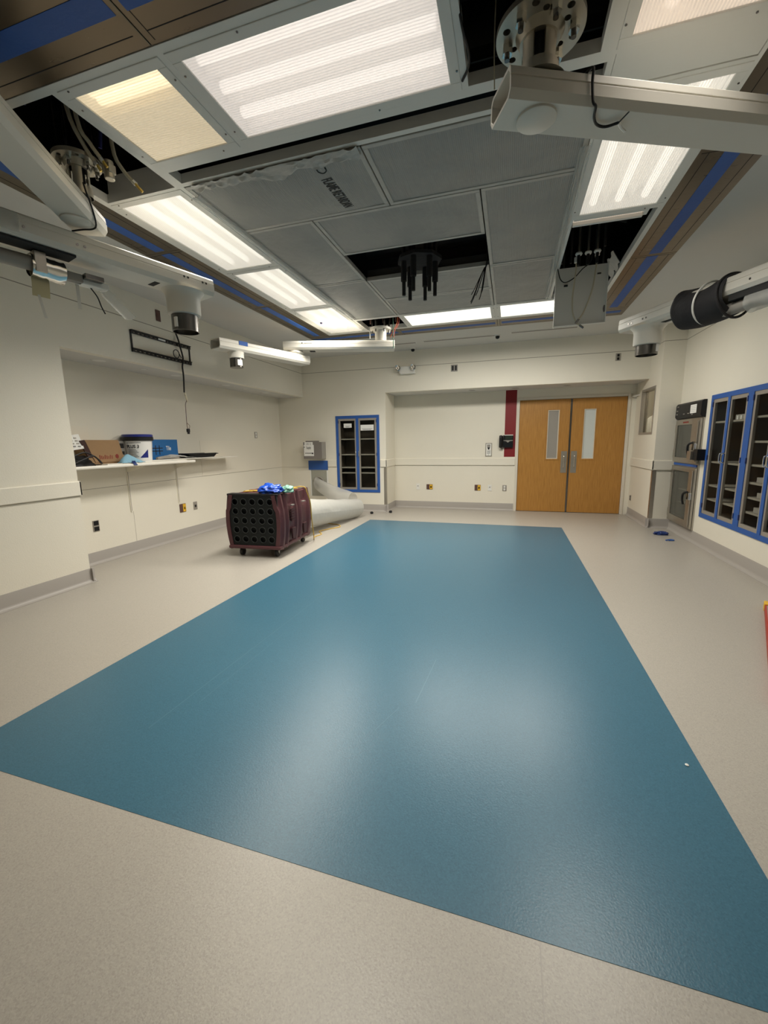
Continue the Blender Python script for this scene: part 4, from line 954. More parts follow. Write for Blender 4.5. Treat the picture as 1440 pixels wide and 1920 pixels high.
# shelf
t = thing('wall_shelf', 'long white laminate shelf across the niche on slotted standards', 'shelf', (-4.65, 4.2, 1.17))
MB().box(-4.80, -4.455, NY + .02, 5.06, 1.175, 1.21).build('board', 'melamine', t, bevel=.012)
for yy in (4.21, 5.045):
    st = MB().fb(FN, yy - .012, yy + .012, .56, 1.17, 0, .012).build('standard', 'wall', t)
    MB().fb(FN, yy - .004, yy + .004, .57, 1.16, .0115, .0125).build('slot_line', 'seam', st)
    MB().prism([(0, 1.175), (.27, 1.175), (.27, 1.155), (.012, 1.09), (0, 1.09)], lambda u, v, a: (XN + .012 + u, a, v), yy - .004, yy + .004).build('bracket', 'wall', t)
for k, (x0, x1, y0, y1, z, an, lb) in enumerate(((-4.78, -4.56, 4.9, 6.20, 1.214, 0, 'white board sticking out past the right end of the shelf'), (-4.70, -4.53, 4.3, 5.55, 1.225, .03, 'second white board lying on the shelf under the black tray'))):
    o = MB().box(x0, x1, y0, y1, z, z + .010).build('loose_board', 'melamine', bevel=.002); o.rotation_euler.z = an; tag(o, lb, 'board')
tag(MB().box(-4.56, -4.47, 3.66, 4.9, 1.2105, 1.222).build('loose_board', 'melamine', bevel=.002), 'thin white strip lying along the front edge of the shelf', 'board')
# cardboard box
t = thing('cardboard_box', 'open brown cardboard box with red print on the niche shelf', 'box', (-4.66, 3.79, 1.222))
MB().hexa([(-4.79, 3.56, 1.222), (-4.79, 4.01, 1.222), (-4.60, 4.01, 1.222), (-4.60, 3.56, 1.222), (-4.79, 3.52, 1.485), (-4.79, 3.96, 1.485), (-4.62, 3.96, 1.485), (-4.62, 3.52, 1.485)]).build('carton', 'card', t)
MB().hexa([(-4.60, 3.62, 1.24), (-4.595, 4.0, 1.24), (-4.59, 4.0, 1.24), (-4.595, 3.62, 1.24), (-4.612, 3.53, 1.50), (-4.612, 3.95, 1.50), (-4.606, 3.95, 1.50), (-4.606, 3.53, 1.50)]).build('flap', 'card', t)
MB().hexa([(-4.62, 3.545, 1.3), (-4.62, 3.60, 1.3), (-4.60, 3.60, 1.3), (-4.60, 3.545, 1.3), (-4.61, 3.46, 1.49), (-4.61, 3.52, 1.50), (-4.60, 3.52, 1.50), (-4.60, 3.46, 1.49)]).build('flap', 'cardd', t)
for k in range(8): MB().box(-4.597, -4.5935, 3.675 + .022 * k, 3.685 + .022 * k, 1.275, 1.325 - .008 * (k % 3)).build('print', 'redink', t)
m_ = MB(); m_.prism([(3.90 + .024 * math.cos(a), 1.305 + .029 * math.sin(a)) for a in [R(30 + 60 * i) for i in range(6)]], lambda u, v, a: (a, u, v), -4.599, -4.592); m_.build('print', 'redink', t)
# black bag and straps
m_ = MB(); m_.sheet(lambda u, v: (-4.52 - .12 * v, 3.20 + .36 * u, 1.215 + .17 * v * (1 - .45 * u) + .02 * noise.noise(Vector((u * 5, v * 4, 2)))), 16, 10, .03)
t = m_.build('plastic_tray', 'black', smooth=True); tag(t, 'glossy black plastic bag heap at the left end of the shelf', 'bag')
MB().tube([(-4.51, 3.26, 1.30), (-4.515, 3.42, 1.36), (-4.51, 3.50, 1.34), (-4.50, 3.58, 1.28), (-4.50, 3.62, 1.23)], .008, 8).build('strap', 'black', t, smooth=True)
MB().tube([(-4.505, 3.27, 1.23), (-4.50, 3.42, 1.29), (-4.50, 3.53, 1.32), (-4.49, 3.60, 1.235)], .008, 8).build('strap', 'black', t, smooth=True)
t = thing('paper_label', 'white printed paper propped up at the left end of the shelf', 'paper', (-4.60, 3.43, 1.38))
MB().hexa([(-4.60, 3.36, 1.385), (-4.60, 3.505, 1.405), (-4.596, 3.505, 1.405), (-4.596, 3.36, 1.385), (-4.62, 3.32, 1.545), (-4.62, 3.475, 1.565), (-4.616, 3.475, 1.565), (-4.616, 3.32, 1.545)]).build('sheet', 'paper', t)
for k in range(4):
    for j in range(2):
        yy = 3.385 + .055 * j - .010 * k; zz = 1.425 + .03 * k
        MB().box(-4.612 + .003 - .004 * k, -4.5945 - .004 * k, yy, yy + .028, zz, zz + .011).build('print', 'plate' if k else 'greyink', t)
# bucket
t = thing('bucket', 'white plastic bucket with a blue lid on the niche shelf', 'bucket', (-4.655, 4.27, 1.222))
cx, cy = -4.655, 4.275
MB().lathe([(.145, 1.222), (.165, 1.50), (.168, 1.505)], (cx, cy, 0), 48).build('pail', 'pail', t, smooth=True)
MB().lathe([(.172, 1.49), (.182, 1.495), (.182, 1.535), (.174, 1.54)], (cx, cy, 0), 48).build('rim', 'black', t, smooth=True)
MB().lathe([(.170, 1.535), (.178, 1.54), (.178, 1.565), (.170, 1.572), (.14, 1.568), (.001, 1.568)], (cx, cy, 0), 48).build('lid', 'lid', t, smooth=True)
def on_pail(th0, th1, z0, z1, m, nm):
    m_ = MB(); rr = lambda z: .1455 + (z - 1.222) * .0715
    m_.sheet(lambda u, v: (cx + (rr(z0 + (z1 - z0) * v) + .001) * math.cos(th0 + (th1 - th0) * u), cy + (rr(z0 + (z1 - z0) * v) + .001) * math.sin(th0 + (th1 - th0) * u), z0 + (z1 - z0) * v), 12, 2, .0015)
    return m_.build(nm, m, t, smooth=True)
on_pail(R(-110), R(25), 1.25, 1.485, 'paper', 'label_wrap')
def pail_pt(th, z, d): rr = .1455 + (z - 1.222) * .0715 + d; return Vector((cx + rr * math.cos(th), cy + rr * math.sin(th), z))
def pail_patch(fn, m, nm, d=.003, n=10):
    """thin patch on the pail: fn(u)->(angle, z_low, z_high)"""
    m_ = MB(); m_.sheet(lambda u, v: pail_pt(fn(u)[0], fn(u)[1] + (fn(u)[2] - fn(u)[1]) * v, d), n, 2, .002); return m_.build(nm, m, t)
pail_patch(lambda u: (R(-38 + 36 * u), 1.275, 1.28 + .10 * u), 'lid', 'label_mark')
for k in range(6): pail_patch(lambda u, k=k: (R(-88 + (44 - 5 * (k % 3)) * u), 1.285 + .018 * k, 1.292 + .018 * k), 'greyink', 'print')
pail_patch(lambda u: (R(-92 + 60 * u), 1.462, 1.47), 'greyink', 'print')
def pail_text(sx_, body, size, th0, z):
    cu = bpy.data.curves.new('txt', 'FONT'); cu.body = body; cu.size = size; cu.extrude = .001; cu.offset = .0008
    ob = bpy.data.objects.new('txt', cu); COL.objects.link(ob)
    dg = bpy.context.evaluated_depsgraph_get(); dg.update()
    me = bpy.data.meshes.new_from_object(ob.evaluated_get(dg)); m_ = MB(); m_.bm.from_mesh(me)
    bpy.data.objects.remove(ob); bpy.data.curves.remove(cu); bpy.data.meshes.remove(me)
    for v in m_.bm.verts: v.co = pail_pt(th0 + v.co.x * sx_ / .158, z + v.co.y, .003 + v.co.z)
    m_.build('lettering', 'ink', t)
pail_text(.9, 'PLUS 3', .056, R(-93), 1.40)
# cartons
t = thing('carton', 'bright blue carton right of the bucket with white lettering', 'carton', (-4.76, 4.80, 1.222))
MB().box(-4.80, -4.715, 4.52, 5.01, 1.222, 1.51).build('box', 'boxblue', t, bevel=.002)
text('Tile', .085, (-4.7145, 4.79, 1.36), (0, 1, 0), (0, 0, 1), 'lettering', 'white', t, bold=.0012, xscale=.7)
for zz in (1.345, 1.385): MB().box(-4.715, -4.7135, 4.54, 4.73, zz, zz + .012).build('print', 'ink', t)
for yy in (4.60, 4.665): MB().box(-4.715, -4.7135, yy, yy + .012, 1.30, 1.43).build('print', 'ink', t)
t = thing('carton', 'dark printed carton wedged between the cardboard box and bucket', 'carton', (-4.73, 4.04, 1.222))
MB().box(-4.80, -4.70, 3.96, 4.12, 1.222, 1.49).build('box', 'greyl', t); MB().box(-4.702, -4.699, 3.965, 4.02, 1.40, 1.488).build('print', 'boxblue', t)
MB().box(-4.702, -4.699, 4.04, 4.10, 1.40, 1.46).build('print', 'ink', t); MB().box(-4.702, -4.699, 4.05, 4.10, 1.32, 1.36).build('print', 'ink', t); MB().box(-4.702, -4.699, 3.97, 4.10, 1.23, 1.29).build('print', 'ink', t)
# mask, tape, bag, tray
m_ = MB(); m_.sheet(lambda u, v: (-4.462 - .10 * v, 3.86 + .32 * u, 1.2235 + (.085 * math.sin(min(1, u * 1.6) * 1.9) * (1 - u) * 2.0 + .004) * (1 - (2 * v - 1) ** 2) + .008 * noise.noise(Vector((u * 7, v * 6, 5)))), 24, 14, .003)
tag(m_.build('face_mask', 'maskc', smooth=True), 'crumpled pale blue tissue lying in front of the bucket', 'tissue')
m_ = MB(); m_.sheet(lambda u, v: (-4.445 - .03 * v * (1 - v) , 3.965 + .05 * u + .035 * (1 - v), 1.245 - .055 * (1 - v)), 4, 6, .002)
tag(m_.build('tape_scrap', 'tape_d', smooth=True), 'dark blue tape scrap hanging over the shelf front edge', 'tape')
m_ = MB(); m_.sheet(lambda u, v: (-4.66 + .08 * v + .03 * u, 4.62 + .62 * u, 1.24 + .07 * math.sin(u * 3.0 + .4) * (1 - .5 * v) * (1 - .6 * u) + .012 * noise.noise(Vector((u * 9, v * 7, 8)))), 28, 10, .002)
tag(m_.build('plastic_bag', 'film2', smooth=True), 'clear plastic wrapping lying between blue carton and black tray', 'plastic bag')
tag(MB().tube([(-4.60, 4.50, 1.25), (-4.60, 4.62, 1.262), (-4.60, 4.75, 1.258), (-4.60, 4.88, 1.25)], .022, 10).build('pipe_wrap', 'greyl', smooth=True), 'grey foam strip lying below the blue carton', 'foam strip')
t = thing('paint_tray', 'shallow black paint tray on the right end of the shelf', 'tray', (-4.66, 5.36, 1.236))
MB().hexa([(-4.77, 5.10, 1.238), (-4.77, 5.62, 1.238), (-4.58, 5.62, 1.238), (-4.58, 5.10, 1.238), (-4.79, 5.06, 1.30), (-4.79, 5.67, 1.29), (-4.56, 5.67, 1.29), (-4.56, 5.06, 1.30)]).build('pan', 'black', t, bevel=.006)
m_ = MB(); m_.box(-4.80, -4.55, 5.04, 5.07, 1.292, 1.306); m_.box(-4.80, -4.55, 5.65, 5.69, 1.284, 1.296); m_.box(-4.565, -4.55, 5.07, 5.65, 1.286, 1.302); m_.box(-4.80, -4.785, 5.07, 5.65, 1.286, 1.302); m_.build('rim', 'black', t, bevel=.004)

# ================================================================== FAR WALL
t = thing('dispenser_box', 'grey wall box with a handwritten white note beside the glass cabinet', 'box', (-3.95, YB, 1.10))
d0 = .20
MB().fb(FB, -4.165, -3.745, 1.105, 1.455, 0, d0).build('case', 'greyl', t, bevel=.006)
MB().fb(FB, -4.165, -3.745, 1.108, 1.452, d0, d0 + .006).build('front_cover', 'grey', t); MB().fb(FB, -4.11, -3.83, 1.452, 1.48, d0 - .06, d0 + .004).build('top_tab', 'grey', t)
MB().fb(FB, -4.155, -3.925, 1.165, 1.395, d0 + .006, d0 + .008).build('poster', 'paper', t)
nt_ = MB().fb(FB, -4.135, -3.945, 1.24, 1.455, d0 + .008, d0 + .010).build('note', 'paper', t)
text('OR 12', .06, (-4.10, YB - d0 - .0105, 1.395), (1, 0, 0), (0, 0, 1), 'handwriting', 'greyink', nt_, xscale=.75); text('Supply', .075, (-4.095, YB - d0 - .0105, 1.315), (1, 0, 0), (0, 0, 1), 'handwriting', 'ink', nt_, xscale=.55)
MB().fb(FB, -4.13, -3.98, 1.218, 1.23, d0 + .008, d0 + .010).build('print', 'ink', t); MB().fb(FB, -3.975, -3.94, 1.205, 1.235, d0 + .008, d0 + .010).build('print', 'ink', t); MB().fb(FB, -4.15, -4.13, 1.34, 1.36, d0 + .006, d0 + .010).build('print', 'ink', t)
# taped clear cover with duct
t = thing('vent_cover', 'clear plastic cover taped with blue tape below the grey wall box', 'cover', (-3.93, YB, .28))
MB().fb(FB, -4.13, -3.72, .30, .86, .0, .005).build('sheet', 'acryl', t)
MB().fb(FB, -4.135, -4.112, .30, .855, .004, .008).build('edge_strip', 'white', t); MB().fb(FB, -3.745, -3.715, .50, .855, .004, .008).build('edge_strip', 'white', t)
lab(MB().fb(FB, -4.165, -3.712, .865, 1.06, .0, .009).build('tape', 'tape', t), 'wide blue tape band')
MB().lathe([(.125, 0), (.135, -.012), (.115, -.02), (.105, -.004), (.10, -.001)], (-3.94, YB - .004, .59), 40, axis='y').build('collar', 'greyl', t, smooth=True)
# poly duct: from wall collar out to the right, folding back to the air scrubber
t = thing('plastic_duct', 'translucent plastic tube running from the wall cover to the maroon machine', 'plastic duct', (-3.3, 7.2, 0))
m_ = MB()
P0, P1 = Vector((-3.94, 7.975, .585)), Vector((-2.98, 7.62, .25))
def duct1(u, v):
    a = v * 6.2832; c = P0.lerp(P1, u); r_ = .122 + .07 * u; n1 = Vector((.41, .91, 0)); 
    c = c + Vector((0, -.10 * math.sin(u * 3.1), 0))
    k = 1 + .10 * noise.noise(Vector((u * 5, math.cos(a), math.sin(a))))
    return c + n1 * (r_ * .7 * math.cos(a) * k) + Vector((0, 0, 1)) * (r_ * 1.05 * math.sin(a) * k)
m_.sheet(lambda u, v: duct1(u, 1 - v), 24, 28, .002); m_.build('wall_run', 'film', t, smooth=True)
m_ = MB()
Q0, Q1 = Vector((-2.82, 7.40, .172)), Vector((-3.10, 5.42, .37))
def duct2(u, v):
    a = v * 6.2832; c = Q0.lerp(Q1, u); r_ = .168 + .065 * u
    k = 1 + .05 * noise.noise(Vector((u * 6, math.cos(a) * 1.4, math.sin(a) * 1.4 + 3)))
    p = c + Vector((1, .14, 0)).normalized() * (r_ * .82 * math.cos(a) * k) + Vector((0, 0, 1)) * (r_ * math.sin(a) * k)
    p.y += .06 * (1 - u) ** 6 * math.sin(a); p.z = max(.004, p.z)
    return p
m_.sheet(lambda u, v: duct2(u, v), 40, 32, .002); m_.build('floor_run', 'film2', t, smooth=True)

# glass cabinet on the far wall
def cabinet(label, f, u0, u1, z0, z1, depth, shelves, trays=None, signs=None, flip=False):
    """recessed double glass door cabinet, u along the wall; blue masking tape round it"""
    ax, pos, s = f; uc = (u0 + u1) / 2
    t = thing('glass_cabinet', label, 'cabinet', (pos, uc, z0) if ax == 'x' else (uc, pos, z0))
    b = .045; g = .055
    m_ = MB(); iu0, iu1, iz0, iz1 = u0 + b + .01, u1 - b - .01, z0 + b + .01, z1 - b - .01
    m_.fb(f, iu0, iu1, iz0, iz0 + .008, -depth, -.02); m_.fb(f, iu0, iu1, iz1 - .008, iz1, -depth, -.02); m_.fb(f, iu0, iu0 + .008, iz0, iz1, -depth, -.02); m_.fb(f, iu1 - .008, iu1, iz0, iz1, -depth, -.02)
    m_.fb(f, iu0, iu1, iz0, iz1, -depth - .01, -depth); m_.build('body', 'cabin', t)
    for zz in shelves:
        MB().fb(f, iu0 + .01, iu1 - .01, zz, zz + .022, -depth + .01, -.028).build('shelf', 'shelfst', t)
    m_ = MB(); m_.ring(f, u0, u1, z0, z1, b + .012, .0, .010); m_.fb(f, uc - .028, uc + .028, z0 + b, z1 - b, .004, .0115)
    lab(m_.build('masking_tape', 'tape', t), 'blue masking tape frame')
    for k, (a, c) in enumerate(((u0 + b, uc - .004), (uc + .004, u1 - b))):
        dr = MB().ring(f, a, c, z0 + b, z1 - b, g, -.022, .0035).build('door', 'plate', t)
        MB().fb(f, a + g - .004, c - g + .004, z0 + b + g - .004, z1 - b - g + .004, -.012, -.008).build('glass', 'glass', dr)
        hu = c - .028 if k == 0 else a + .028; zc = (z0 + z1) / 2 + .01
        q = lambda d, z: (pos + s * d, hu, z) if ax == 'x' else (hu, pos + s * d, z)
        MB().tube([q(.0, zc + .055), q(.03, zc + .05), q(.035, zc), q(.03, zc - .05), q(.0, zc - .055)], .006, 8).build('handle', 'chrome', dr, smooth=True)
        for hz in (z0 + .16, (z0 + z1) / 2, z1 - .12):
            hu2 = a + .012 if k == 0 else c - .012
            MB().fb(f, hu2 - .008, hu2 + .008, hz - .03, hz + .03, .004, .016).build('hinge', 'tape_d', dr)
    return t
tc_ = cabinet('narrow double glass cabinet framed in blue tape on the far wall', FB, -3.50, -2.55, .40, 1.975, .35, (1.49, 1.17, .90, .79))
for (a, b, z0, z1) in ((-3.325, -3.15, 1.735, 1.82), (-2.955, -2.67, 1.672, 1.785)):
    p_ = MB().fb(FB, a, b, z0, z1, -.0075, -.0055).build('sign', 'paper', tc_)
    for k in range(2): MB().fb(FB, a + .03 + .02 * k, b - .03 - .03 * k, z0 + .028 - .018 * k, z0 + .036 - .018 * k, -.006, -.0045).build('print', 'greyink', p_)

# corner guards
def guard(label, pts):
    m_ = MB(); m_.prism(pts, lambda u, v, a: (u, v, a), .155, .925); tag(m_.build('corner_guard', 'steel'), label, 'corner guard')
guard('steel corner guard left of the door recess', [(PX - .05, YB - .003), (PX + .003, YB - .003), (PX + .003, YB + .05), (PX + .0005, YB + .05), (PX + .0005, YB - .0005), (PX - .05, YB - .0005)])
guard('steel corner guard on the right pier beside the doors', [(SX + .05, YP - .003), (SX - .003, YP - .003), (SX - .003, YP + .05), (SX - .0005, YP + .05), (SX - .0005, YP - .0005), (SX + .05, YP - .0005)])

# emergency light
t = thing('emergency_light', 'white twin head emergency light on the header', 'emergency light', (-1.96, YB, 2.74))
MB().fb(FB, -2.11, -1.80, 2.735, 2.86, 0, .07).build('case', 'white', t, bevel=.015)
MB().fb(FB, -2.09, -1.79, 2.72, 2.745, 0, .09).build('base', 'white', t, bevel=.008)
for xx, rx in ((-2.13, -.25), (-1.83, .1)):
    hd = MB().lathe([(.03, .01), (.055, -.02), (.058, -.06), (.052, -.065), (.03, -.045), (.0, -.045)], (xx, YB - .05, 2.83), 24, axis='y').build('lamp_head', 'chrome', t, smooth=True)
    MB().lathe([(.016, -.046), (.016, -.058), (.0, -.058)], (xx, YB - .05, 2.83), 12, axis='y').build('bulb', 'dsteel', hd, smooth=True)
outlet('grey double gang outlet high on the header right of the emergency light', FB, -1.12, -.995, 2.715, 2.838, 'greyl', [(.12, .42, .15, .85, 'black', 'socket'), (.58, .88, .15, .85, 'black', 'socket')])
outlet('small grey outlet high on the header above the doors', FB, 1.64, 1.72, 2.72, 2.84, 'plate', duplex)
# recess devices
outlet('white switch plate low in the recess nearest the glass cabinet', FR, -1.935, -1.86, .40, .53, 'white', [(.35, .65, .55, .7, 'greyl', 'toggle')])
outlet('brown outlet with yellow tag at the left of the recess wall', FR, -1.71, -1.575, .41, .52, 'brown', [(.5, .98, .04, .96, 'yellow', 'tag'), (.62, .84, .3, .65, 'brown', 'button')])
outlet('brown outlet with yellow tag toward the phone side of the recess wall', FR, -.69, -.565, .405, .525, 'brown', [(.5, .98, .04, .96, 'yellow', 'tag'), (.62, .84, .3, .65, 'brown', 'button')])
outlet('white switch plate right of the tagged outlet under the phone', FR, -.42, -.345, .40, .525, 'white', [(.35, .65, .55, .7, 'greyl', 'toggle')])
outlet('dark steel duplex outlet beside the door frame', FR, -.13, -.05, .405, .525, 'plate', duplexw)
outlet('small steel outlet low on the side wall right of the doors', FPS, 8.55, 8.63, .29, .39, 'plate', duplex)
# sign plate
t = thing('push_plate', 'silver wall plate with a dark symbol left of the phone', 'sign plate', (-.425, YR, 1.11))
MB().fb(FR, -.49, -.36, 1.11, 1.38, 0, .010).build('plate', 'shelfst', t, bevel=.002); MB().fb(FR, -.475, -.375, 1.125, 1.365, .010, .012).build('face', 'white', t)
m_ = MB(); m_.prism([(-.46, 1.35), (-.39, 1.35), (-.395, 1.30), (-.40, 1.285), (-.45, 1.285), (-.455, 1.30)], lambda u, v, a: (u, a, v), YR - .0135, YR - .0118); m_.build('symbol', 'greyl', t)
m_ = MB(); m_.prism([(-.45, 1.292), (-.40, 1.292), (-.405, 1.268), (-.42, 1.245), (-.43, 1.245), (-.445, 1.268)], lambda u, v, a: (u, a, v), YR - .0139, YR - .0118); m_.build('symbol', 'ink', t)
for k in range(5): MB().fb(FR, -.452, -.41, 1.165 + .014 * k, 1.171 + .014 * k, .0118, .0135).build('print', 'greyink', t)
MB().fb(FR, -.403, -.397, 1.165, 1.235, .0118, .0135).build('print', 'ink', t); MB().fb(FR, -.43, -.418, 1.135, 1.147, .0118, .0135).build('print', 'greyink', t)
# red strip and phone
tag(MB().fb(FR, -.122, .09, 1.10, ZS, 0, .002).build('red_stripe', 'red'), 'tall dark red painted stripe on the wall left of the doors', 'wall stripe')
t = thing('wall_phone', 'black desk style telephone mounted on the red stripe', 'phone', (-.08, YR, 1.27))
m_ = MB(); m_.prism([(1.285, .004), (1.285, .05), (1.40, .075), (1.53, .105), (1.53, .004)], lambda u, v, a: (a, YR - v, u), -.145, .045); m_.build('body', 'black', t, bevel=.006)
MB().box(-.125, .043, YR - .112, YR - .07, 1.524, 1.538).build('top_edge', 'white', t, bevel=.002)
m_ = MB(); m_.hexa([(-.105, YR - .086, 1.445), (.03, YR - .086, 1.445), (.03, YR - .09, 1.445), (-.105, YR - .09, 1.445), (-.105, YR - .102, 1.515), (.03, YR - .102, 1.515), (.03, YR - .106, 1.515), (-.105, YR - .106, 1.515)]); m_.build('screen', mat('phone_screen', (.03, .035, .02), .2), t)
m_ = MB(); m_.prism([(-.14, 1.432), (.04, 1.432), (.04, 1.420), (-.02, 1.412), (-.045, 1.385), (-.06, 1.385), (-.085, 1.412), (-.14, 1.420)], lambda u, v, a: (u, YR - .083 - (v - 1.43) * .2 - a, v), 0, .006); m_.build('key_panel', 'greyl', t)
m_ = MB(); m_.tube([(-.19, YR - .06, 1.30), (-.19, YR - .085, 1.34), (-.19, YR - .09, 1.42), (-.19, YR - .095, 1.48), (-.19, YR - .08, 1.515)], .032, 12); m_.build('handset', 'black', t, smooth=True)
MB().box(-.215, -.15, YR - .055, YR - .002, 1.29, 1.52).build('cradle', 'black', t, bevel=.006)
MB().tube([(-.19, YR - .06, 1.29), (-.18, YR - .05, 1.26), (-.16, YR - .03, 1.25), (-.145, YR - .03, 1.285)], .007, 8).build('cord', 'grey', t, smooth=True)

# ================================================================== RIGHT WALL
def wcab(label, y0, y1, sh, trays):
    t = cabinet(label, FRW, y0, y1, .38, 1.955, .36, sh)
    for (a, b, z, lb) in trays:
        q = thing('storage_tray', lb, 'tray', (XR + .15, (a + b) / 2, z + .005))
        MB().box(XR + .04, XR + .30, a, b, z + .005, z + .062).build('tray', 'greyl', q, bevel=.004)
        for k in range(3):
            yy = a + (b - a) * (k + .25) / 3
            MB().box(XR + .0385, XR + .0405, yy, yy + .025, z + .006, z + .05).build('card', 'white', q)
wcab('tall blue taped glass cabinet next to the warming cabinet', 5.505, 6.44, (1.60, 1.10, .80, .62), ((5.66, 5.90, 1.618, 'pale tray with white cards on the upper shelf of the first wall cabinet'),))
wcab('tall blue taped glass cabinet at the right edge of the photo', 4.57, 5.505, (1.62, 1.36, 1.11, .92, .76, .60), ((4.70, 5.30, .938, 'pale tray with cards on the upper of three filled shelves'), (4.75, 5.26, .778, 'pale tray with cards on the middle of three filled shelves'), (4.72, 5.29, .618, 'pale tray with cards on the lowest filled shelf'), (4.85, 5.16, 1.378, 'pale tray with one white card on the shelf above the handle')))
# warming cabinet
t = thing('warming_cabinet', 'stainless two door warming cabinet with black control panel in the right wall', 'warming cabinet', (XR, 7.0, .15))
m_ = MB(); m_.fplate(FRW, 6.59, 7.46, .15, 1.71, [(6.72, 7.38, 1.13, 1.60), (6.70, 7.38, .27, .95)], -.02, .02); m_.build('front_frame', 'steel', t, bevel=.003)
m_ = MB(); m_.box(XR + .03, XR + .5, 6.62, 6.63, .17, 1.69); m_.box(XR + .03, XR + .5, 7.41, 7.42, .17, 1.69); m_.box(XR + .49, XR + .5, 6.62, 7.42, .17, 1.69); m_.box(XR + .03, XR + .5, 6.62, 7.42, .17, .18); m_.box(XR + .03, XR + .5, 6.62, 7.42, 1.68, 1.69); m_.box(XR + .03, XR + .5, 6.62, 7.42, 1.03, 1.05)
m_.build('body', 'greyl', t)
for zz in (.45, .65, 1.3): MB().box(XR + .05, XR + .45, 6.64, 7.40, zz, zz + .01).build('rack', 'shelfst', t)
m_ = MB(); m_.prism([(0, 1.69), (.045, 1.70), (.065, 1.73), (.06, 1.90), (.04, 1.925), (0, 1.925)], lambda u, v, a: (XR - u, a, v), 6.575, 7.475)
cp = m_.build('control_panel', 'black', t, bevel=.006)
MB().box(XR - .0665, XR - .0635, 6.72, 6.92, 1.76, 1.875).build('note', 'paper', cp)
for k in range(4): MB().box(XR - .0675, XR - .064, 6.735, 6.90, 1.78 + .024 * k, 1.783 + .024 * k).build('print', 'greyink', cp)
for (yy, zz) in ((7.38, 1.88), (7.40, 1.82), (7.40, 1.77), (7.14, 1.765), (6.98, 1.765), (6.85, 1.745)): MB().box(XR - .068, XR - .062, yy - .025, yy + .025, zz - .006, zz + .006).build('button', 'greyl', cp)
for (a, b, z0, z1, gu0, gu1, gz0, gz1, hz) in ((6.60, 7.45, 1.07, 1.685, 6.86, 7.39, 1.14, 1.61, 1.30), (6.60, 7.45, .165, 1.01, 6.79, 7.375, .265, .945, .62)):
    m_ = MB(); m_.fplate(FRW, a, b, z0, z1, [(gu0, gu1, gz0, gz1)], .022, .05); dr = m_.build('door', 'steel', t, bevel=.004)
    MB().fb(FRW, gu0 - .005, gu1 + .005, gz0 - .005, gz1 + .005, .032, .036).build('glass', 'glassw', dr)
    MB().fb(FRW, a + .02, a + .085, z0 + .03, z1 - .03, .05, .066).build('edge_bar', 'steel', dr, bevel=.008)
    hd = MB().fb(FRW, a + .02, a + .10, hz - .05, hz + .05, .05, .085).build('latch', 'chrome', dr, bevel=.006)
    MB().tube([(XR - .08, a + .07, hz + .06), (XR - .115, a + .12, hz + .03), (XR - .115, a + .14, hz - .05), (XR - .10, a + .14, hz - .12)], .014, 10).build('lever', 'black', hd, smooth=True)
    for zz in (z0 + .12, z1 - .12): MB().fb(FRW, b - .005, b + .012, zz - .06, zz + .06, .02, .05).build('hinge', 'steel', dr)
MB().fb(FRW, 6.98, 7.18, 1.635, 1.655, .05, .0515).build('badge', 'redink', t)
lab(MB().fb(FRW, 6.62, 7.44, 1.022, 1.055, .02, .03).build('tape', 'tape', t), 'blue tape strip between the doors')
tk = thing('card_reader', 'small steel box and black block on the wall beside the warming cabinet', 'reader', (XR, 6.52, 1.12))
MB().fb(FRW, 6.58, 6.70, 1.125, 1.245, .068, .13).build('case', 'steel', tk, bevel=.004); MB().fb(FRW, 6.45, 6.58, 1.125, 1.27, .0, .10).build('block', 'black', tk, bevel=.003)

# ================================================================== FLOOR ITEMS
CA = R(4.5); CC = (-3.115, 4.87)
t = thing('air_scrubber', 'maroon wheeled air scrubber with a black hole grid front', 'air scrubber', (CC[0], CC[1], 0), CA)
W2, L2, Z0, Z1 = .39, .475, .13, .80
MB().box(-W2 + .05, W2 - .05, -L2 + .12, L2, Z0 + .01, Z1 - .015).build('body', 'maroon', t, local=True, bevel=.01)
holes = [circ(-.24 + .12 * i, .10 + .12 * j, .040, 20) for i in range(5) for j in range(5)]
m_ = MB(); add_bm(m_, plate2d([(-.34, 0.02), (.34, .02), (.34, .665), (-.34, .665)], holes, .012), frame3((0, -L2 + .015, Z0 + .0), (1, 0, 0), (0, 0, 1)))
fg = m_.build('front_grid', 'gridk', t, local=True)
for i in range(5):
    for j in range(5):
        m_ = MB(); m_.tube([(-.24 + .12 * i + .041 * math.cos(a), -L2 + .003, Z0 + .10 + .12 * j + .041 * math.sin(a)) for a in [k * 6.2832 / 14 for k in range(15)]], .004, 5, 0); m_.build('ring', 'ringk', fg, local=True, smooth=True)
MB().box(-.34, .34, -L2 + .05, -L2 + .10, Z0 + .02, Z1 - .01).build('filter', 'filterk', t, local=True)
m_ = MB(); m_.box(-.345, .345, -L2 + .0, -L2 + .12, Z1 - .012, Z1 + .012); m_.build('top_bar', 'black', t, local=True, bevel=.004)
m_ = MB(); m_.box(-W2 + .04, W2 - .02, -L2 - .03, L2, Z0 - .02, Z0 + .02); m_.build('base_tray', 'maroon', t, local=True, bevel=.01)
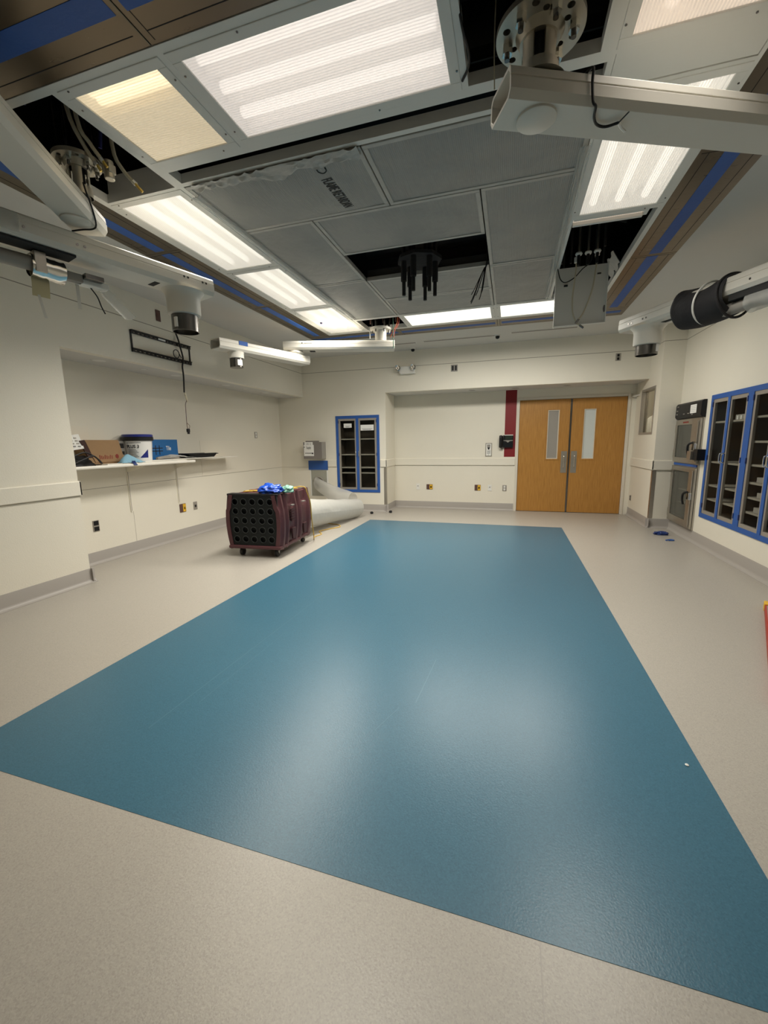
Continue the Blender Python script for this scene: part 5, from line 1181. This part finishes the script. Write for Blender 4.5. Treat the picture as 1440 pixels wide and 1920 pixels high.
def side(sg):
    # bulging ribbed side shell
    m_ = MB()
    def fn(u, v):
        y = -L2 - .01 + (2 * L2 + .02) * u; z = Z0 - .03 + (Z1 + .03 - Z0) * v
        rib = 0.0
        for c0, c1 in ((.03, .12), (.16, .24), (.43, .52), (.57, .66), (.86, .98)):
            rib = max(rib, min(1, max(0, min(u - c0, c1 - u) * 45)))
        bulge = .045 * math.sin(math.pi * min(1, max(0, v))) * .9
        x = W2 - .055 + bulge + .028 * rib - .02 * (1 - rib) * (v > .72) * 1
        return (sg * x, y, z)
    m_.sheet((lambda u, v: fn(u, v)) if sg > 0 else (lambda u, v: fn(1 - u, v)), 90, 14, .05)
    o = m_.build('side_shell', 'maroon', t, local=True, smooth=True)
    if sg > 0:
        for c in (.20, .58):
            y = -L2 + 2 * L2 * c + .13
            MB().hexa([(W2 - .01, y - .035, Z0 + .06), (W2 - .01, y + .035, Z0 + .06), (W2 + .012, y + .035, Z0 + .06), (W2 + .012, y - .035, Z0 + .06), (W2 - .01, y - .05, Z0 + .2), (W2 - .01, y + .06, Z0 + .2), (W2 + .016, y + .06, Z0 + .2), (W2 + .016, y - .05, Z0 + .2)]).build('pocket', 'maroond', o, local=True)
            m2 = MB(); m2.box(W2 - .01, W2 + .022, y - .04, y + .03, Z0 + .50, Z0 + .512); m2.build('catch', 'greyl', o, local=True)
        y = -L2 + .30
        for k in range(5): MB().box(W2 + .0, W2 + .022, y - .05, y + .05, Z0 + .30 + .034 * k, Z0 + .322 + .034 * k).build('moulded_mark', 'maroond', o, local=True)
side(1); side(-1)
for sx_, sy_ in ((-.22, -.40), (.27, -.40), (-.22, .40), (.27, .40)):
    w_ = MB().cyl((sx_ - .018, sy_, .048), (sx_ + .018, sy_, .048), .047, n=20).build('caster', 'rubber', t, local=True, smooth=True)
    MB().prism([(-.03, .12), (.03, .12), (.012, .04), (-.012, .04)], lambda u, v, a: (a, sy_ + u, v), sx_ - .026, sx_ - .020).build('fork', 'dsteel', w_, local=True)
    MB().prism([(-.03, .12), (.03, .12), (.012, .04), (-.012, .04)], lambda u, v, a: (a, sy_ + u, v), sx_ + .020, sx_ + .026).build('fork', 'dsteel', w_, local=True)
# stuff on its top
def blob(cx, cy, cz, rx, ry, rz, amp, sc, seed):
    m_ = MB()
    def fn(u, v):
        a = u * 6.2832; b = v * math.pi - math.pi / 2
        d = Vector((math.cos(b) * math.cos(a), math.cos(b) * math.sin(a), math.sin(b)))
        k = 1 + amp * noise.noise(d * sc + Vector((seed, 0, 0))) + amp * .5 * noise.noise(d * sc * 2.3 + Vector((0, seed, 0)))
        return (cx + rx * d.x * k, cy + ry * d.y * k, max(cz, cz + rz * .45 + rz * d.z * k))
    m_.sheet(fn, 36, 20, .002); return m_
tag(blob(-2.90, 4.56, .812, .15, .12, .075, .35, 2.6, 3).build('plastic_bag', 'bluebag', smooth=True), 'crumpled bright blue plastic on top of the maroon machine', 'plastic bag')
tag(blob(-2.72, 4.66, .81, .08, .08, .06, .3, 2.6, 5).build('plastic_bag', 'green', smooth=True), 'scrap of pale green plastic beside the blue plastic on the machine', 'plastic scrap')
ct = thing('power_cord', 'yellow extension cord coiled on the maroon machine and trailing over the floor', 'cord', (-2.8, 5.6, 0))
pts = [(-3.25, 4.62, .83), (-3.05, 4.52, .835), (-2.95, 4.72, .83), (-2.80, 4.80, .83), (-2.95, 4.88, .825), (-2.74, 4.95, .83), (-2.86, 5.02, .825), (-2.70, 5.06, .84), (-2.67, 5.10, .75), (-2.66, 5.16, .6), (-2.68, 5.22, .35), (-2.72, 5.34, .10), (-2.78, 5.46, .008), (-2.84, 5.60, .007), (-2.82, 5.80, .007), (-2.93, 5.95, .007), (-2.93, 6.05, .007),
       (-2.84, 6.22, .007), (-2.76, 6.40, .007), (-2.86, 6.56, .007), (-3.12, 6.66, .007), (-3.24, 6.85, .007), (-3.2, 7.05, .007), (-3.17, 7.2, .007)]
MB().tube(pts, .0075, 8, 5).build('cord', 'cordy', ct, smooth=True)
MB().tube([(-3.32, 4.58, .815), (-3.18, 4.56, .825), (-3.05, 4.60, .82), (-3.2, 4.7, .82), (-3.32, 4.62, .82)], .008, 8, 5).build('coil', 'cordy', ct, smooth=True)

# bits on the floor
def cap(label, x, y):
    tag(MB().lathe([(.0, .05), (.022, .045), (.034, .025), (.030, 0), (.0, 0)], (x, y, 0.0), 16).build('rubber_cap', 'black', smooth=True), label, 'cap')
cap('small black cap on the floor nearer the blue inlay corner', -2.65, 7.80); cap('small black cap on the floor by the baseboard corner', -2.31, 8.0)
m_ = blob(2.20, 6.95, .0, .09, .05, .035, .4, 3, 9); tag(m_.build('tape_scrap', 'tape_d', smooth=True), 'balled up dark blue tape on the floor below the warming cabinet', 'tape')
m_ = MB(); m_.tube([(2.13, 6.52, .012), (2.20, 6.57, .014), (2.235, 6.545, .012), (2.17, 6.53, .012)], .009, 6); tag(m_.build('tape_scrap', 'tape', smooth=True), 'small curled blue tape strip on the floor nearer the camera', 'tape')
tag(MB().lathe([(.008, .003), (.004, .006), (.0, .006)][::-1] + [], (.79, 1.91, .001), 8).build('crumb', 'white'), 'tiny white crumb on the blue floor', 'crumb')
# red level lying by the right edge
lv = thing('spirit_level', 'long red tool with a yellow end lying at the right edge of the photo', 'level', (1.795, 3.42, 0), math.atan2(4.06 - 2.79, 2.09 - 1.51))
MB().box(-1.0, .62, -.07, .0, 0, .055).build('beam', 'redb', lv, local=True, bevel=.004)
MB().box(.62, .72, -.075, .005, 0, .062).build('end_cap', 'yellow', lv, local=True, bevel=.006)
MB().box(-.9, .60, -.06, -.01, .055, .057).build('face', 'greyl', lv, local=True)

# scuffs on the blue floor
m_ = MB()
def scuff(x0, y0, x1, y1, w_):
    d = Vector((x1 - x0, y1 - y0, 0)).normalized(); n = Vector((-d.y, d.x, 0)) * w_
    m_.face([(x0, y0, .0016), (x1, y1, .0016), (x1 + n.x, y1 + n.y, .0016), (x0 + n.x, y0 + n.y, .0016)])
scuff(-0.45, 2.02, -0.42, 2.50, .004); scuff(-1.66, 3.5, -1.72, 1.45, .003); scuff(-1.60, 2.6, -1.62, 1.7, .002); scuff(-0.60, 1.75, -0.53, 1.95, .002)
struct(m_.build("trim_13", "scuff", local=True), "faint pale scuff marks on the blue floor")
